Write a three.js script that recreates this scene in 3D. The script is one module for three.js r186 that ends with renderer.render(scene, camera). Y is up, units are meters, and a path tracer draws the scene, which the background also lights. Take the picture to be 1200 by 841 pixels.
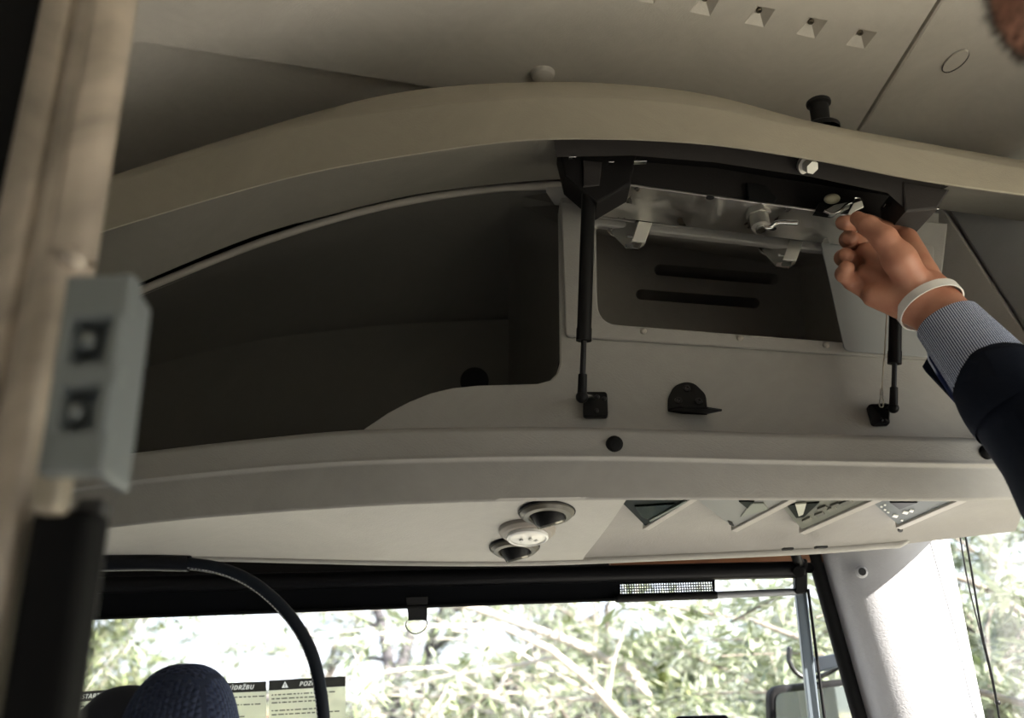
import * as THREE from 'three';
import { mergeGeometries, mergeVertices } from 'three/addons/utils/BufferGeometryUtils.js';
import { MarchingCubes } from 'three/addons/objects/MarchingCubes.js';
import { RoundedBoxGeometry } from 'three/addons/geometries/RoundedBoxGeometry.js';
import { ImprovedNoise } from 'three/addons/math/ImprovedNoise.js';

// ------------------------------------------------------------------ camera, sky, sun, exposure
const DEG = Math.PI / 180, EYE = 1.25, F = 1000, CX = 600, CYP = 420.5;
const scene = new THREE.Scene();
const camera = new THREE.PerspectiveCamera(2 * Math.atan(CYP / F) / DEG, 1200 / 841, 0.05, 200);
camera.position.set(0, EYE, 0);
camera.rotation.order = 'YXZ';
camera.rotation.set(20 * DEG, 0, -1.5 * DEG);
camera.updateMatrixWorld(true);
camera.setFocalLength && (camera.focus = 1.12);
camera.userData.fStop = 3.6;
const renderer = new THREE.WebGLRenderer();
renderer.toneMapping = THREE.LinearToneMapping;
renderer.toneMappingExposure = 1.95;
renderer.shadowMap.enabled = true;

const sun = new THREE.DirectionalLight(new THREE.Color(1.0, 0.94, 0.85), 18.0);
sun.position.set(7.0, EYE + 5.0, 5.0); sun.target.position.set(0, EYE, 0);
sun.castShadow = true;
Object.assign(sun.shadow.camera, { left: -12, right: 12, top: 12, bottom: -12, near: 0.1, far: 60 });
sun.shadow.mapSize.set(4096, 4096);
scene.add(sun, sun.target);

function mulberry(a) { return () => { a |= 0; a = a + 0x6D2B79F5 | 0; let t = Math.imul(a ^ a >>> 15, 1 | a); t = t + Math.imul(t ^ t >>> 7, 61 | t) ^ t; return ((t ^ t >>> 14) >>> 0) / 4294967296; }; }
const perlin = new ImprovedNoise();
function fbm(x, y, z, o = 4) { let s = 0, a = 0.5, f = 1; for (let i = 0; i < o; i++) { s += a * perlin.noise(x * f, y * f, z * f); a *= 0.5; f *= 2.03; } return s; }
{ // sky: pale bright horizon, blue above, thin cloud
  const w = 512, h = 256, d = new Float32Array(w * h * 4), K = 1.0;
  for (let j = 0; j < h; j++) for (let i = 0; i < w; i++) {
    const el = (j + 0.5) / h * Math.PI - Math.PI / 2, az = i / w * Math.PI * 2, k = (j * w + i) * 4;
    const dx = Math.cos(el) * Math.cos(az), dz = Math.cos(el) * Math.sin(az), dy = Math.sin(el), t = Math.pow(Math.max(0, dy), 0.5);
    const c = Math.min(1, Math.max(0, 0.5 + 1.6 * fbm(dx * 2 + 3, dy * 4, dz * 2, 5))) * 0.55;
    const b = [1.0 - 0.62 * t, 1.1 - 0.48 * t, 1.25 - 0.2 * t];
    for (let q = 0; q < 3; q++) d[k + q] = K * (b[q] * (1 - c) + [1.25, 1.27, 1.3][q] * c);
    d[k + 3] = 1;
  }
  const t = new THREE.DataTexture(d, w, h, THREE.RGBAFormat, THREE.FloatType);
  t.mapping = THREE.EquirectangularReflectionMapping; t.magFilter = THREE.LinearFilter; t.needsUpdate = true;
  scene.background = t; scene.environment = t;
}

// ------------------------------------------------------------------ pixel -> place helpers (a pixel gives a direction; the distance is set by hand)
const V = (x, y, z) => new THREE.Vector3(x, y, z);
const W = (x, h, D) => V(x, EYE + h, -D);                 // x, height above the eye, distance ahead
function ray(u, v) { return V((u - CX) / F, (CYP - v) / F, -1).applyQuaternion(camera.quaternion); }
function at(u, v, D) { const r = ray(u, v); return r.multiplyScalar(D / -r.z).add(camera.position); }
function onH(u, v, h) { const r = ray(u, v); return r.multiplyScalar(h / r.y).add(camera.position); }
function onX(u, v, x) { const r = ray(u, v); return r.multiplyScalar(x / r.x).add(camera.position); }
function planeOf(a, b, c) {
  const n = b.clone().sub(a).cross(c.clone().sub(a)).normalize();
  if (n.dot(camera.position.clone().sub(a)) < 0) n.negate();
  return { p: a.clone(), n };
}
function onPl(u, v, pl, off = 0) {
  const r = ray(u, v), p = pl.p.clone().addScaledVector(pl.n, off);
  return r.multiplyScalar(p.sub(camera.position).dot(pl.n) / r.dot(pl.n)).add(camera.position);
}
// ------------------------------------------------------------------ naming helpers
const taken = {};
function numbered(name) { const n = taken[name] = (taken[name] ?? -1) + 1; return n ? `${name}_${String(n).padStart(3, '0')}` : name; }
function shadows(o) { o.castShadow = o.receiveShadow = true; return o; }
function tag(o, label, category, group, kind) {
  Object.assign(o.userData, { label, category }); if (group) o.userData.group = group; if (kind) o.userData.kind = kind; return o;
}
function thing(name, label, category, group, pos = V(0, 0, 0)) {
  const o = new THREE.Group(); o.name = numbered(name); o.position.copy(pos); scene.add(o); return tag(o, label, category, group);
}
function part(name, geo, mat, parent) {              // geometry is given in world place; the parent's own place is taken off
  const m = shadows(new THREE.Mesh(geo, mat)); m.name = parent === scene ? numbered(name) : name;
  if (parent !== scene) { const o = V(0, 0, 0); for (let p = parent; p && p !== scene; p = p.parent) o.add(p.position); m.geometry.translate(-o.x, -o.y, -o.z); }
  parent.add(m); return m;
}
function struct(name, geo, mat, label, parent = scene) {
  const m = part(name, geo, mat, parent); if (parent === scene) tag(m, label, name.split('_')[0], null, 'structure'); return m;
}
// ------------------------------------------------------------------ geometry helpers
function setUV(geo) {                                 // box-projected uv in metres
  const p = geo.attributes.position; if (!geo.attributes.normal) geo.computeVertexNormals();
  const n = geo.attributes.normal, uv = new Float32Array(p.count * 2);
  for (let i = 0; i < p.count; i++) {
    const ax = Math.abs(n.getX(i)), ay = Math.abs(n.getY(i)), az = Math.abs(n.getZ(i));
    const x = p.getX(i), y = p.getY(i), z = p.getZ(i);
    const [s, t] = az >= ax && az >= ay ? [x, y] : ay >= ax ? [x, z] : [z, y];
    uv[2 * i] = s; uv[2 * i + 1] = t;
  }
  geo.setAttribute('uv', new THREE.BufferAttribute(uv, 2)); return geo;
}
function clean(geo) { const g = geo.index ? geo.toNonIndexed() : geo; for (const k of Object.keys(g.attributes)) if (!['position', 'normal', 'uv'].includes(k)) g.deleteAttribute(k); if (!g.attributes.uv) setUV(g); return g; }
function merge(list) { return mergeGeometries(list.map(clean)); }
function creased(geo, angle) {                       // smooth normals within the crease angle, matched on exact places
  const g = geo.index ? geo.toNonIndexed() : geo, p = g.attributes.position, n = p.count / 3, fn = [], at3 = new Map(), c = Math.cos(angle);
  const key = (i) => `${Math.round(p.getX(i) * 2e5)},${Math.round(p.getY(i) * 2e5)},${Math.round(p.getZ(i) * 2e5)}`, keys = [];
  const a = V(0, 0, 0), b = V(0, 0, 0), d = V(0, 0, 0);
  for (let f = 0; f < n; f++) {
    a.fromBufferAttribute(p, 3 * f); b.fromBufferAttribute(p, 3 * f + 1).sub(a); d.fromBufferAttribute(p, 3 * f + 2).sub(a);
    const w = b.clone().cross(d), l = w.length(); fn.push([w, l > 0 ? w.clone().divideScalar(l) : w]);
    for (let k = 0; k < 3; k++) { const q = key(3 * f + k); keys.push(q); if (!at3.has(q)) at3.set(q, []); at3.get(q).push(f); }
  }
  const out = new Float32Array(p.count * 3);
  for (let i = 0; i < p.count; i++) { const u = fn[(i / 3) | 0][1], s = V(0, 0, 0); for (const f of at3.get(keys[i])) if (fn[f][1].dot(u) > c) s.add(fn[f][0]); s.normalize(); out.set([s.x, s.y, s.z], 3 * i); }
  g.setAttribute('normal', new THREE.BufferAttribute(out, 3)); return g;
}
function loft(rows, crease = 0.6, closed = false) {   // rows: arrays of Vector3, all of one length
  const nr = rows.length, nc = rows[0].length, pos = [], uv = [], idx = [];
  let acc = 0;
  for (let j = 0; j < nr; j++) {
    if (j) acc += rows[j][nc >> 1].distanceTo(rows[j - 1][nc >> 1]);
    let s = 0;
    for (let i = 0; i < nc; i++) { if (i) s += rows[j][i].distanceTo(rows[j][i - 1]); pos.push(...rows[j][i].toArray()); uv.push(s, acc); }
  }
  const jr = closed ? nr : nr - 1;
  for (let j = 0; j < jr; j++) for (let i = 0; i < nc - 1; i++) {
    const a = j * nc + i, b = a + 1, c = ((j + 1) % nr) * nc + i, d = c + 1; idx.push(a, b, d, a, d, c);
  }
  const g = new THREE.BufferGeometry();
  g.setAttribute('position', new THREE.Float32BufferAttribute(pos, 3)); g.setAttribute('uv', new THREE.Float32BufferAttribute(uv, 2)); g.setIndex(idx);
  g.computeVertexNormals();
  return creased(g, crease);
}
function lineFn(list) {                               // [[u, v, D] ...] -> smooth function of u
  const n = list.length;
  const slope = (k, i) => { const a = list[Math.max(0, i - 1)], b = list[Math.min(n - 1, i + 1)]; return (b[k] - a[k]) / (b[0] - a[0]); };
  return (u) => {
    let i = 0; while (i < n - 2 && u > list[i + 1][0]) i++;
    const a = list[i], b = list[i + 1], h = b[0] - a[0], t = (u - a[0]) / h;
    if (t < 0 || t > 1) { const e = t < 0 ? 0 : n - 1, q = list[e]; return [q[1] + slope(1, e) * (u - q[0]), q[2] + slope(2, e) * (u - q[0])]; }
    return [1, 2].map((k) => { const m0 = slope(k, i) * h, m1 = slope(k, i + 1) * h, t2 = t * t, t3 = t2 * t; return (2 * t3 - 3 * t2 + 1) * a[k] + (t3 - 2 * t2 + t) * m0 + (3 * t2 - 2 * t3) * b[k] + (t3 - t2) * m1; });
  };
}
function row(fn, u0, u1, n, dv = 0, dD = 0) { return Array.from({ length: n + 1 }, (_, i) => { const u = u0 + (u1 - u0) * i / n, [v, D] = fn(u); return at(u, v + dv, D + dD); }); }
function plate(pts, thick, bevel = 0.001, holes = [], away = null) {   // flat piece with its face through pts, thickness going away from the eye
  const n = V(0, 0, 0), c = V(0, 0, 0);
  pts.forEach((a, i) => { const b = pts[(i + 1) % pts.length]; n.x += (a.y - b.y) * (a.z + b.z); n.y += (a.z - b.z) * (a.x + b.x); n.z += (a.x - b.x) * (a.y + b.y); c.addScaledVector(a, 1 / pts.length); });
  n.normalize(); if (n.dot((away ?? camera.position).clone().sub(c)) < 0) n.negate();
  const ex = (Math.abs(n.x) < 0.9 ? V(1, 0, 0) : V(0, 0, -1)); ex.addScaledVector(n, -ex.dot(n)).normalize();
  const ey = n.clone().cross(ex);
  const to2 = (p) => { const d = p.clone().sub(c); return new THREE.Vector2(d.dot(ex), d.dot(ey)); };
  const inset = (poly, b) => { // shrink by b so that the bevel ends on the outline
    let q = poly.map(to2); if (THREE.ShapeUtils.isClockWise(q)) q = q.reverse(); if (!b) return q;
    return q.map((p, i) => {
      const a = q[(i + q.length - 1) % q.length], d = q[(i + 1) % q.length];
      const e1 = p.clone().sub(a).normalize(), e2 = d.clone().sub(p).normalize(), n1 = new THREE.Vector2(-e1.y, e1.x), n2 = new THREE.Vector2(-e2.y, e2.x);
      const m = n1.clone().add(n2); const l = Math.max(0.35, m.lengthSq() / 2); return p.clone().addScaledVector(m, b / (2 * l) * 1);
    });
  };
  const s = new THREE.Shape(inset(pts, bevel));
  for (const hp of holes) { s.holes.push(new THREE.Path(inset(hp, -bevel).reverse())); }
  const g = new THREE.ExtrudeGeometry(s, { depth: Math.max(1e-4, thick - 2 * bevel), bevelEnabled: bevel > 0, bevelThickness: bevel, bevelSize: bevel, bevelSegments: 2, curveSegments: 8 });
  g.translate(0, 0, -thick + bevel);
  g.applyMatrix4(new THREE.Matrix4().makeBasis(ex, ey, n).setPosition(c));
  return g;
}
function pxPlate(px, pl, thick, bevel, off = 0, holes = []) { return plate(px.map(([u, v]) => onPl(u, v, pl, off)), thick, bevel, holes.map((h) => h.map(([u, v]) => onPl(u, v, pl, off)))); }
function roundPx(px, r, seg = 5) {                    // rounds the corners of a pixel outline; r one number or one for each corner
  const out = [];
  px.forEach((p, i) => {
    const a = px[(i + px.length - 1) % px.length], b = px[(i + 1) % px.length], rr = Array.isArray(r) ? r[i] : r;
    if (!rr) { out.push(p); return; }
    const l = (q) => Math.hypot(q[0] - p[0], q[1] - p[1]), ka = Math.min(0.48, rr / l(a)), kb = Math.min(0.48, rr / l(b));
    const A = [p[0] + (a[0] - p[0]) * ka, p[1] + (a[1] - p[1]) * ka], B = [p[0] + (b[0] - p[0]) * kb, p[1] + (b[1] - p[1]) * kb];
    for (let k = 0; k <= seg; k++) { const t = k / seg, m = 1 - t; out.push([m * m * A[0] + 2 * m * t * p[0] + t * t * B[0], m * m * A[1] + 2 * m * t * p[1] + t * t * B[1]]); }
  });
  return out;
}
function ellipsePx(u, v, a, b, n = 20, rot = 0) { return Array.from({ length: n }, (_, i) => { const t = i / n * 2 * Math.PI, x = a * Math.cos(t), y = b * Math.sin(t); return [u + x * Math.cos(rot) - y * Math.sin(rot), v + x * Math.sin(rot) + y * Math.cos(rot)]; }); }
function frameOf(p, q, hint) { const y = q.clone().sub(p).normalize(); const x = (hint ?? (Math.abs(y.y) < 0.9 ? V(0, 1, 0) : V(1, 0, 0))).clone(); x.addScaledVector(y, -x.dot(y)).normalize(); return new THREE.Matrix4().makeBasis(x, y, x.clone().cross(y)); }
function rod(p, q, r1, r2 = r1, seg = 20) { const L = p.distanceTo(q), g = new THREE.CylinderGeometry(r2, r1, L, seg); g.translate(0, L / 2, 0); g.applyMatrix4(frameOf(p, q).setPosition(p)); return g; }
function lathe(p, q, prof, seg = 28) { const g = new THREE.LatheGeometry(prof.map(([r, y]) => new THREE.Vector2(Math.max(r, 1e-5), y)), seg); g.applyMatrix4(frameOf(p, q).setPosition(p)); return creased(g, 0.5); }
function tube(pts, r, n = 40, seg = 12) { const g = new THREE.TubeGeometry(new THREE.CatmullRomCurve3(pts, false, 'centripetal'), n, r, seg, false); return g; }
function capTube(pts, r, n = 40, seg = 12) { const a = new THREE.SphereGeometry(r, seg, 8), b = a.clone(); a.translate(...pts[0].toArray()); b.translate(...pts[pts.length - 1].toArray()); return merge([tube(pts, r, n, seg), a, b]); }
function box(c, sx, sy, sz, r = 0.003, rot = null) { const g = r > 0 ? new RoundedBoxGeometry(sx, sy, sz, 2, Math.min(r, sx / 2.1, sy / 2.1, sz / 2.1)) : new THREE.BoxGeometry(sx, sy, sz); if (rot) g.applyMatrix4(rot); g.translate(c.x, c.y, c.z); return setUV(clean(g)); }
function slabX(x0, x1, y0, y1, z0, z1, r = 0) { return box(V((x0 + x1) / 2, (y0 + y1) / 2, (z0 + z1) / 2), Math.abs(x1 - x0), Math.abs(y1 - y0), Math.abs(z1 - z0), r); }
function ballGeo(p, r, sx = 1, sy = 1, sz = 1, a = 20, b = 14) { const g = new THREE.SphereGeometry(r, a, b); g.scale(sx, sy, sz); g.translate(p.x, p.y, p.z); return g; }
// ------------------------------------------------------------------ materials
function tex(n, fn, srgb = false) {
  const d = new Uint8Array(n * n * 4);
  for (let j = 0; j < n; j++) for (let i = 0; i < n; i++) { const c = fn(i / n, j / n, i, j), k = (j * n + i) * 4; for (let q = 0; q < 3; q++) d[k + q] = Math.max(0, Math.min(255, 255 * (Array.isArray(c) ? c[q] : c))); d[k + 3] = 255; }
  const t = new THREE.DataTexture(d, n, n, THREE.RGBAFormat); t.wrapS = t.wrapT = THREE.RepeatWrapping; t.magFilter = THREE.LinearFilter; t.minFilter = THREE.LinearMipmapLinearFilter; t.generateMipmaps = true;
  if (srgb) t.colorSpace = THREE.SRGBColorSpace; t.needsUpdate = true; return t;
}
function rep(t, s) { const c = t.clone(); c.repeat.set(s, s); c.needsUpdate = true; return c; }
// tiling noise on a torus
function tileNoise(x, y, f, seed = 0) { const a = x * 2 * Math.PI, b = y * 2 * Math.PI, r = f / (2 * Math.PI); return fbm(Math.cos(a) * r + seed, Math.sin(a) * r + Math.cos(b) * r * 1.37, Math.sin(b) * r + seed * 0.7, 4); }
const grainT = tex(256, (x, y) => 0.5 + 0.9 * tileNoise(x, y, 26, 5));
const blotchT = tex(256, (x, y) => { const g = 0.97 + 0.035 * tileNoise(x, y, 4, 9) + 0.03 * tileNoise(x, y, 22, 2); return [g, g, g]; }, true);
const C = (r, g, b) => new THREE.Color().setRGB(r, g, b);
function plastic(r, g, b, rough = 0.55, bump = 0.00025, extra = {}) { return new THREE.MeshPhysicalMaterial({ color: C(r, g, b), roughness: rough, map: rep(blotchT, 3), bumpMap: rep(grainT, 14), bumpScale: bump, side: THREE.DoubleSide, ...extra }); }
function plain(r, g, b, rough = 0.5, metal = 0, extra = {}) { return new THREE.MeshPhysicalMaterial({ color: C(r, g, b), roughness: rough, metalness: metal, side: THREE.DoubleSide, ...extra }); }
const M = {};
M.beige = plastic(0.37, 0.357, 0.333, 0.5);
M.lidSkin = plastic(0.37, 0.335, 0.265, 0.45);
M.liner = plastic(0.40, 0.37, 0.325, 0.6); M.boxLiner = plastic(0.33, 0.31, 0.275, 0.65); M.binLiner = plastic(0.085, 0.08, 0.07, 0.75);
M.head = plastic(0.66, 0.62, 0.56, 0.6);
M.greyPanel = plastic(0.42, 0.42, 0.41, 0.5);
M.pillar = plastic(0.5, 0.5, 0.525, 0.55, 0.00025);
M.black = plain(0.006, 0.006, 0.0065, 0.42, 0, { specularIntensity: 0.35 });
M.blackRubber = plain(0.007, 0.007, 0.0075, 0.7, 0, { specularIntensity: 0.25 });
M.blackSteel = plain(0.012, 0.012, 0.013, 0.3, 0.2, { specularIntensity: 0.7 });
M.frame = plastic(0.042, 0.038, 0.037, 0.6, 0.0002, { specularIntensity: 0.4 });
M.frameDark = plastic(0.013, 0.012, 0.012, 0.65, 0.0002, { specularIntensity: 0.3 });
M.steel = plain(0.62, 0.62, 0.6, 0.22, 1);
M.zinc = plain(0.55, 0.54, 0.50, 0.5, 0.85); M.paddle = plain(0.75, 0.74, 0.68, 0.45, 0.6);
M.alu = new THREE.MeshPhysicalMaterial({ color: C(0.72, 0.70, 0.66), metalness: 1, roughness: 1, roughnessMap: rep(tex(256, (x, y) => 0.42 + 0.5 * tileNoise(x, y * 0.5, 9, 3)), 5), bumpMap: rep(grainT, 8), bumpScale: 0.0003, side: THREE.DoubleSide });
M.coverGrey = plain(0.30, 0.31, 0.31, 0.42);
M.dark = plain(0.008, 0.008, 0.008, 0.7);
M.glass = new THREE.MeshPhysicalMaterial({ color: 0xffffff, transmission: 1, thickness: 0, roughness: 0, ior: 1.45, specularIntensity: 0.4, side: THREE.DoubleSide });
M.white = plain(0.75, 0.75, 0.73, 0.45);
M.navyFabric = new THREE.MeshPhysicalMaterial({ color: C(0.012, 0.02, 0.05), roughness: 0.9, sheen: 0.4, sheenRoughness: 0.6, sheenColor: C(0.1, 0.16, 0.35), bumpMap: rep(grainT, 20), bumpScale: 0.0006, side: THREE.DoubleSide });

// ------------------------------------------------------------------ the bus shell
const FLOOR = 0, CEIL = EYE + 0.85, XR = 0.70, XL = -1.06, DWIN = 1.42, DREAR = -2.6, XU = 0.91;
M.floor = plastic(0.56, 0.54, 0.51, 0.7); M.wallLow = plastic(0.5, 0.49, 0.47, 0.7); M.body = plain(0.6, 0.6, 0.6, 0.4);
struct('floor', slabX(XL - 0.06, XU + 0.06, -0.08, 0, -DWIN - 0.1, -DREAR), M.floor, 'mid grey floor of the driver area');
struct('floor', slabX(XL, -0.02, 0.0005, 0.035, -1.12, -DREAR), plain(0.035, 0.035, 0.038, 0.95), 'dark platform added under the driver seat to cut bounce light');  // unseen dark slab, added to keep floor bounce off the ceiling
// ceiling panel with square nozzle openings; its front edge follows the seam
const HC = 0.85;
const seam = [[-40, 22], [150, 46], [250, 62], [380, 82], [500, 101], [620, 113], [760, 135], [880, 160], [1016, 186]].map(([u, v]) => onH(u, v, HC));
const nozPx = [[[745, -9], [768, -6], [762, 4], [738, 1]], [[823, -8], [845, -4], [832, 19], [808, 14]], [[886, 6], [909, 11], [895, 32], [872, 27]], [[948, 20], [970, 24], [955, 45], [933, 40]], [[1006, 33], [1028, 38], [1013, 57], [991, 53]]];
nozPx[0] = [[760, -20], [783, -16], [766, 4], [742, 0]];
{
  const pts = [...seam.map((p) => V(p.x, CEIL, p.z)), V(0.597, CEIL, -1.24), V(0.597, CEIL, -DREAR), V(XL, CEIL, -DREAR), V(XL, CEIL, -0.85)];
  const holes = nozPx.map((q) => q.map(([u, v]) => onH(u, v, HC)));
  const g = plate(pts, 0.016, 0, holes, V(0, 0, 0));
  struct('ceiling', setUV(clean(g)), M.head, 'grey-beige moulded ceiling panel with a row of small air nozzles');
}
struct('ceiling', slabX(XL, XU + 0.06, CEIL + 0.022, CEIL + 0.06, -DWIN - 0.1, -DREAR), M.head, 'upper ceiling skin ahead of the panel seam');
{ // side cove right of the ceiling panel
  const prof = [[0.604, 0.862], [0.604, 0.852], [0.607, 0.85], [0.66, 0.846], [0.74, 0.83], [0.81, 0.795], [0.86, 0.745], [0.89, 0.68], [0.902, 0.60], [0.905, 0.40]];
  const rows = prof.map(([x, h]) => Array.from({ length: 25 }, (_, i) => W(x, h, 1.42 - i * (1.42 - DREAR) / 24)));
  struct('trim_1', loft(rows, 0.5), M.head, 'curved grey-beige cove between ceiling and side wall');
}
{ // oval cap on the cove
  
  const p = onH(1120, 72, 0.842), n = V(-0.15, -0.99, 0).normalize(), plc = { p, n };
  const o = tag(part('screw_cap', pxPlate(ellipsePx(1120, 72, 18, 7, 24, -0.66), plc, 0.004, 0.0012, 0.003), M.head, scene), 'small oval grey screw cap in the ceiling cove', 'cap');
  const rg = ellipsePx(1120, 72, 18.5, 7.5, 32, -0.66).map(([u, v]) => onPl(u, v, plc, 0.0008)); part('gap', new THREE.TubeGeometry(new THREE.CatmullRomCurve3(rg, true), 64, 0.0011, 6, true), plain(0.07, 0.065, 0.06, 0.8), o);
}
// side wall: skin above the openings, sill below, a doorway the person stands in
const wallT = 0.05, HEAD_H = 0.21;

const DH = 0.95;                                      // the door header is low ahead of this, high behind it
struct('wall_right', merge([slabX(XU, XU + wallT, EYE + 0.40, CEIL + 0.06, -DWIN - 0.1, -DREAR), clean(plate([V(XR, EYE + HEAD_H, -DWIN - 0.1), V(XR, EYE + HEAD_H, -DH), V(XU + wallT, EYE + 0.42, -DH), V(XU + wallT, EYE + 0.42, -DWIN - 0.1)], 0.02, 0, [], V(1, 0, -0.7))), clean(plate([V(XR, EYE + HEAD_H, -DH), V(XU + wallT, EYE + 0.42, -DH), V(XR, EYE + 0.42, -DH)], 0.02, 0)), slabX(XR, XR + wallT, 0, EYE - 0.45, -DWIN - 0.1, -0.98), slabX(XR, XR + wallT, 0, EYE + HEAD_H, -1.02, -0.97), slabX(XU, XU + wallT, 0, EYE + 0.46, 0.4, 1.45), slabX(XU, XU + wallT, 0, EYE - 0.45, 1.45, -DREAR)]), M.greyPanel, 'grey side wall with driver window and open doorway');
struct('wall_left', slabX(XL - wallT, XL, 0, CEIL + 0.06, -DWIN - 0.1, -DREAR), M.greyPanel, 'grey far side wall of the bus');
struct('wall_rear', slabX(XL, XU + 0.05, 0, CEIL + 0.06, -DREAR, -DREAR + 0.05), M.wallLow, 'partition closing the passenger space');
struct('wall_front', slabX(XL, XR, 0, EYE - 0.55, -DWIN - 0.08, -DWIN), M.wallLow, 'lower front wall under the windscreen');
// header over the windscreen, behind the locker
struct('trim_2', merge([slabX(XL, XR, EYE + 0.155, CEIL + 0.06, -DWIN - 0.08, -DWIN - 0.02)]), M.frameDark, 'dark header above the windscreen');
struct('wall_partition', slabX(XL, -0.300, 0, CEIL, -0.46, -0.43), M.greyPanel, 'grey partition added from the door post to the far wall to block light');  // assumed partition, put in to darken the ceiling over the bin
// windscreen pane, side pane, far side panes
struct('window_1', slabX(XL + 0.02, 0.60, EYE - 0.55, EYE + 0.16, -DWIN - 0.05, -DWIN - 0.045), M.glass, 'wide clear windscreen');
struct('window_2', slabX(XR + 0.02, XR + 0.025, EYE - 0.45, EYE + HEAD_H, -DWIN, -1.02), M.glass, 'side window beside the pillar');
{ // dashboard under the windscreen
  const d = thing('dashboard', 'dark grey dashboard under the windscreen', 'dashboard', null, V(-0.4, 0, -1.3));
  part('dash_body', slabX(XL + 0.02, XR - 0.02, 0, EYE - 0.52, -DWIN + 0.005, -1.25, 0.03), plastic(0.07, 0.068, 0.066, 0.65), d);
  const p = at(822, 838, 1.3);
  const t = thing('dash_display', 'small black display on a stalk standing on the dashboard', 'display', null, V(p.x, EYE - 0.52, p.z));
  part('screen_case', box(V(p.x, p.y - 0.06, p.z), 0.075, 0.12, 0.012, 0.006), M.black, t);
  part('stalk', rod(V(p.x, EYE - 0.518, p.z), V(p.x, p.y - 0.1, p.z), 0.008), M.black, t);
  part('foot', rod(V(p.x, EYE - 0.52, p.z), V(p.x, EYE - 0.51, p.z), 0.03), M.black, t);
}

// ------------------------------------------------------------------ front pillar
{
  const g = thing('trim', 'pale grey padded front pillar cover beside the windscreen', 'trim'); g.name = 'trim_3'; g.userData.kind = 'structure';
  // plan outline at two heights: from the seal round to the side window
  const top = 0.26, bot = -0.75;
  const plan = (h) => { const k = (0.12 - h) * 0.14; return [[0.492 + k, 1.425], [0.495 + k, 1.40], [0.505 + k, 1.372], [0.522 + k, 1.356], [0.55 + k, 1.343], [0.585 + k * 0.9, 1.336], [0.62 + k * 0.8, 1.340], [0.652 + k * 0.5, 1.352], [0.678 + k * 0.2, 1.372], [0.697, 1.40]]; };
  const rows = [];
  for (let j = 0; j <= 16; j++) { const h = top + (bot - top) * j / 16; const pts = plan(h).map(([x, D]) => W(x, h, D)); rows.push(new THREE.CatmullRomCurve3(pts).getPoints(48)); }
  part('cover', loft(rows, 0.6), M.pillar, g);
  const lean = (h) => (0.12 - h) * 0.14;
  part('seal', tube([top, 0, -0.3, -0.75].map((h) => W(0.484 + lean(h), h, 1.405)), 0.011, 20, 10), M.blackRubber, g);
  const pc = at(1009, 670, 1.345);
  const sc = part('screw_recess', lathe(pc.clone().add(V(0, 0, 0.004)), pc.clone().add(V(0.0, 0, -0.02)), [[0.0085, 0.0], [0.0095, 0.001], [0.0095, 0.003], [0.0065, 0.003], [0.006, -0.0015], [0.0085, 0]], 20), M.pillar, g);
  part('screw', rod(pc.clone().add(V(0, 0, 0.002)), pc.clone().add(V(0, 0, 0.005)), 0.0062), M.dark, g);
}

// ------------------------------------------------------------------ overhead console
const R1 = lineFn([[-60, 641, 1.20], [40, 630, 1.175], [100, 622, 1.15], [250, 606, 1.10], [480, 591, 1.03], [700, 586, 1.0], [950, 586, 0.99], [1130, 587, 0.99], [1190, 584, 0.995]]);
const R2 = lineFn([[-60, 592, 1.19], [40, 578, 1.165], [153, 563, 1.125], [323, 546, 1.07], [480, 537, 1.02], [700, 534, 0.99], [900, 538, 0.98], [1100, 542, 0.98], [1190, 543, 0.985]]);
const R3 = lineFn([[-60, 562, 1.202], [40, 546, 1.175], [163, 530, 1.132], [283, 516, 1.086], [416, 504, 1.04], [600, 500, 1.006], [700, 501, 0.996], [940, 508, 0.986], [1145, 513, 0.986], [1190, 514, 0.99]]);
const conG = thing('overhead_console', 'grey-beige moulded overhead locker body above the windscreen', 'console');
{
  const N = 240, U0 = -150, U1 = 1168;
  const turn = (r, extraH) => { const e = r[r.length - 1]; const d = V(XR - e.x, 0, 0); for (const [kx, kz] of [[0.22, 0.004], [0.42, 0.014], [0.6, 0.03], [0.8, 0.055], [1.0, 0.09]]) r.push(V(e.x + d.x * kx, e.y + (extraH ?? 0) * kx, e.z - kz)); return r; };
  const rows = [row(R1, U0, U1, N, -1, 0.006), row(R1, U0, U1, N, 0, 0.002), row(R1, U0, U1, N, -4, -0.003), row(R2, U0, U1, N, 7, 0.002), row(R2, U0, U1, N, 4, 0.001), row(R2, U0, U1, N, 1, -0.004), row(R2, U0, U1, N, -1, -0.0045), row(R2, U0, U1, N, -4, -0.002), row(R3, U0, U1, N, 6, -0.006), row(R3, U0, U1, N, 2, -0.003), row(R3, U0, U1, N, 0, 0.004), row(R3, U0, U1, N, 6, 0.08)].map((r) => turn(r));
  part('fascia', loft(rows, 0.9), M.beige, conG);
}
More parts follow.
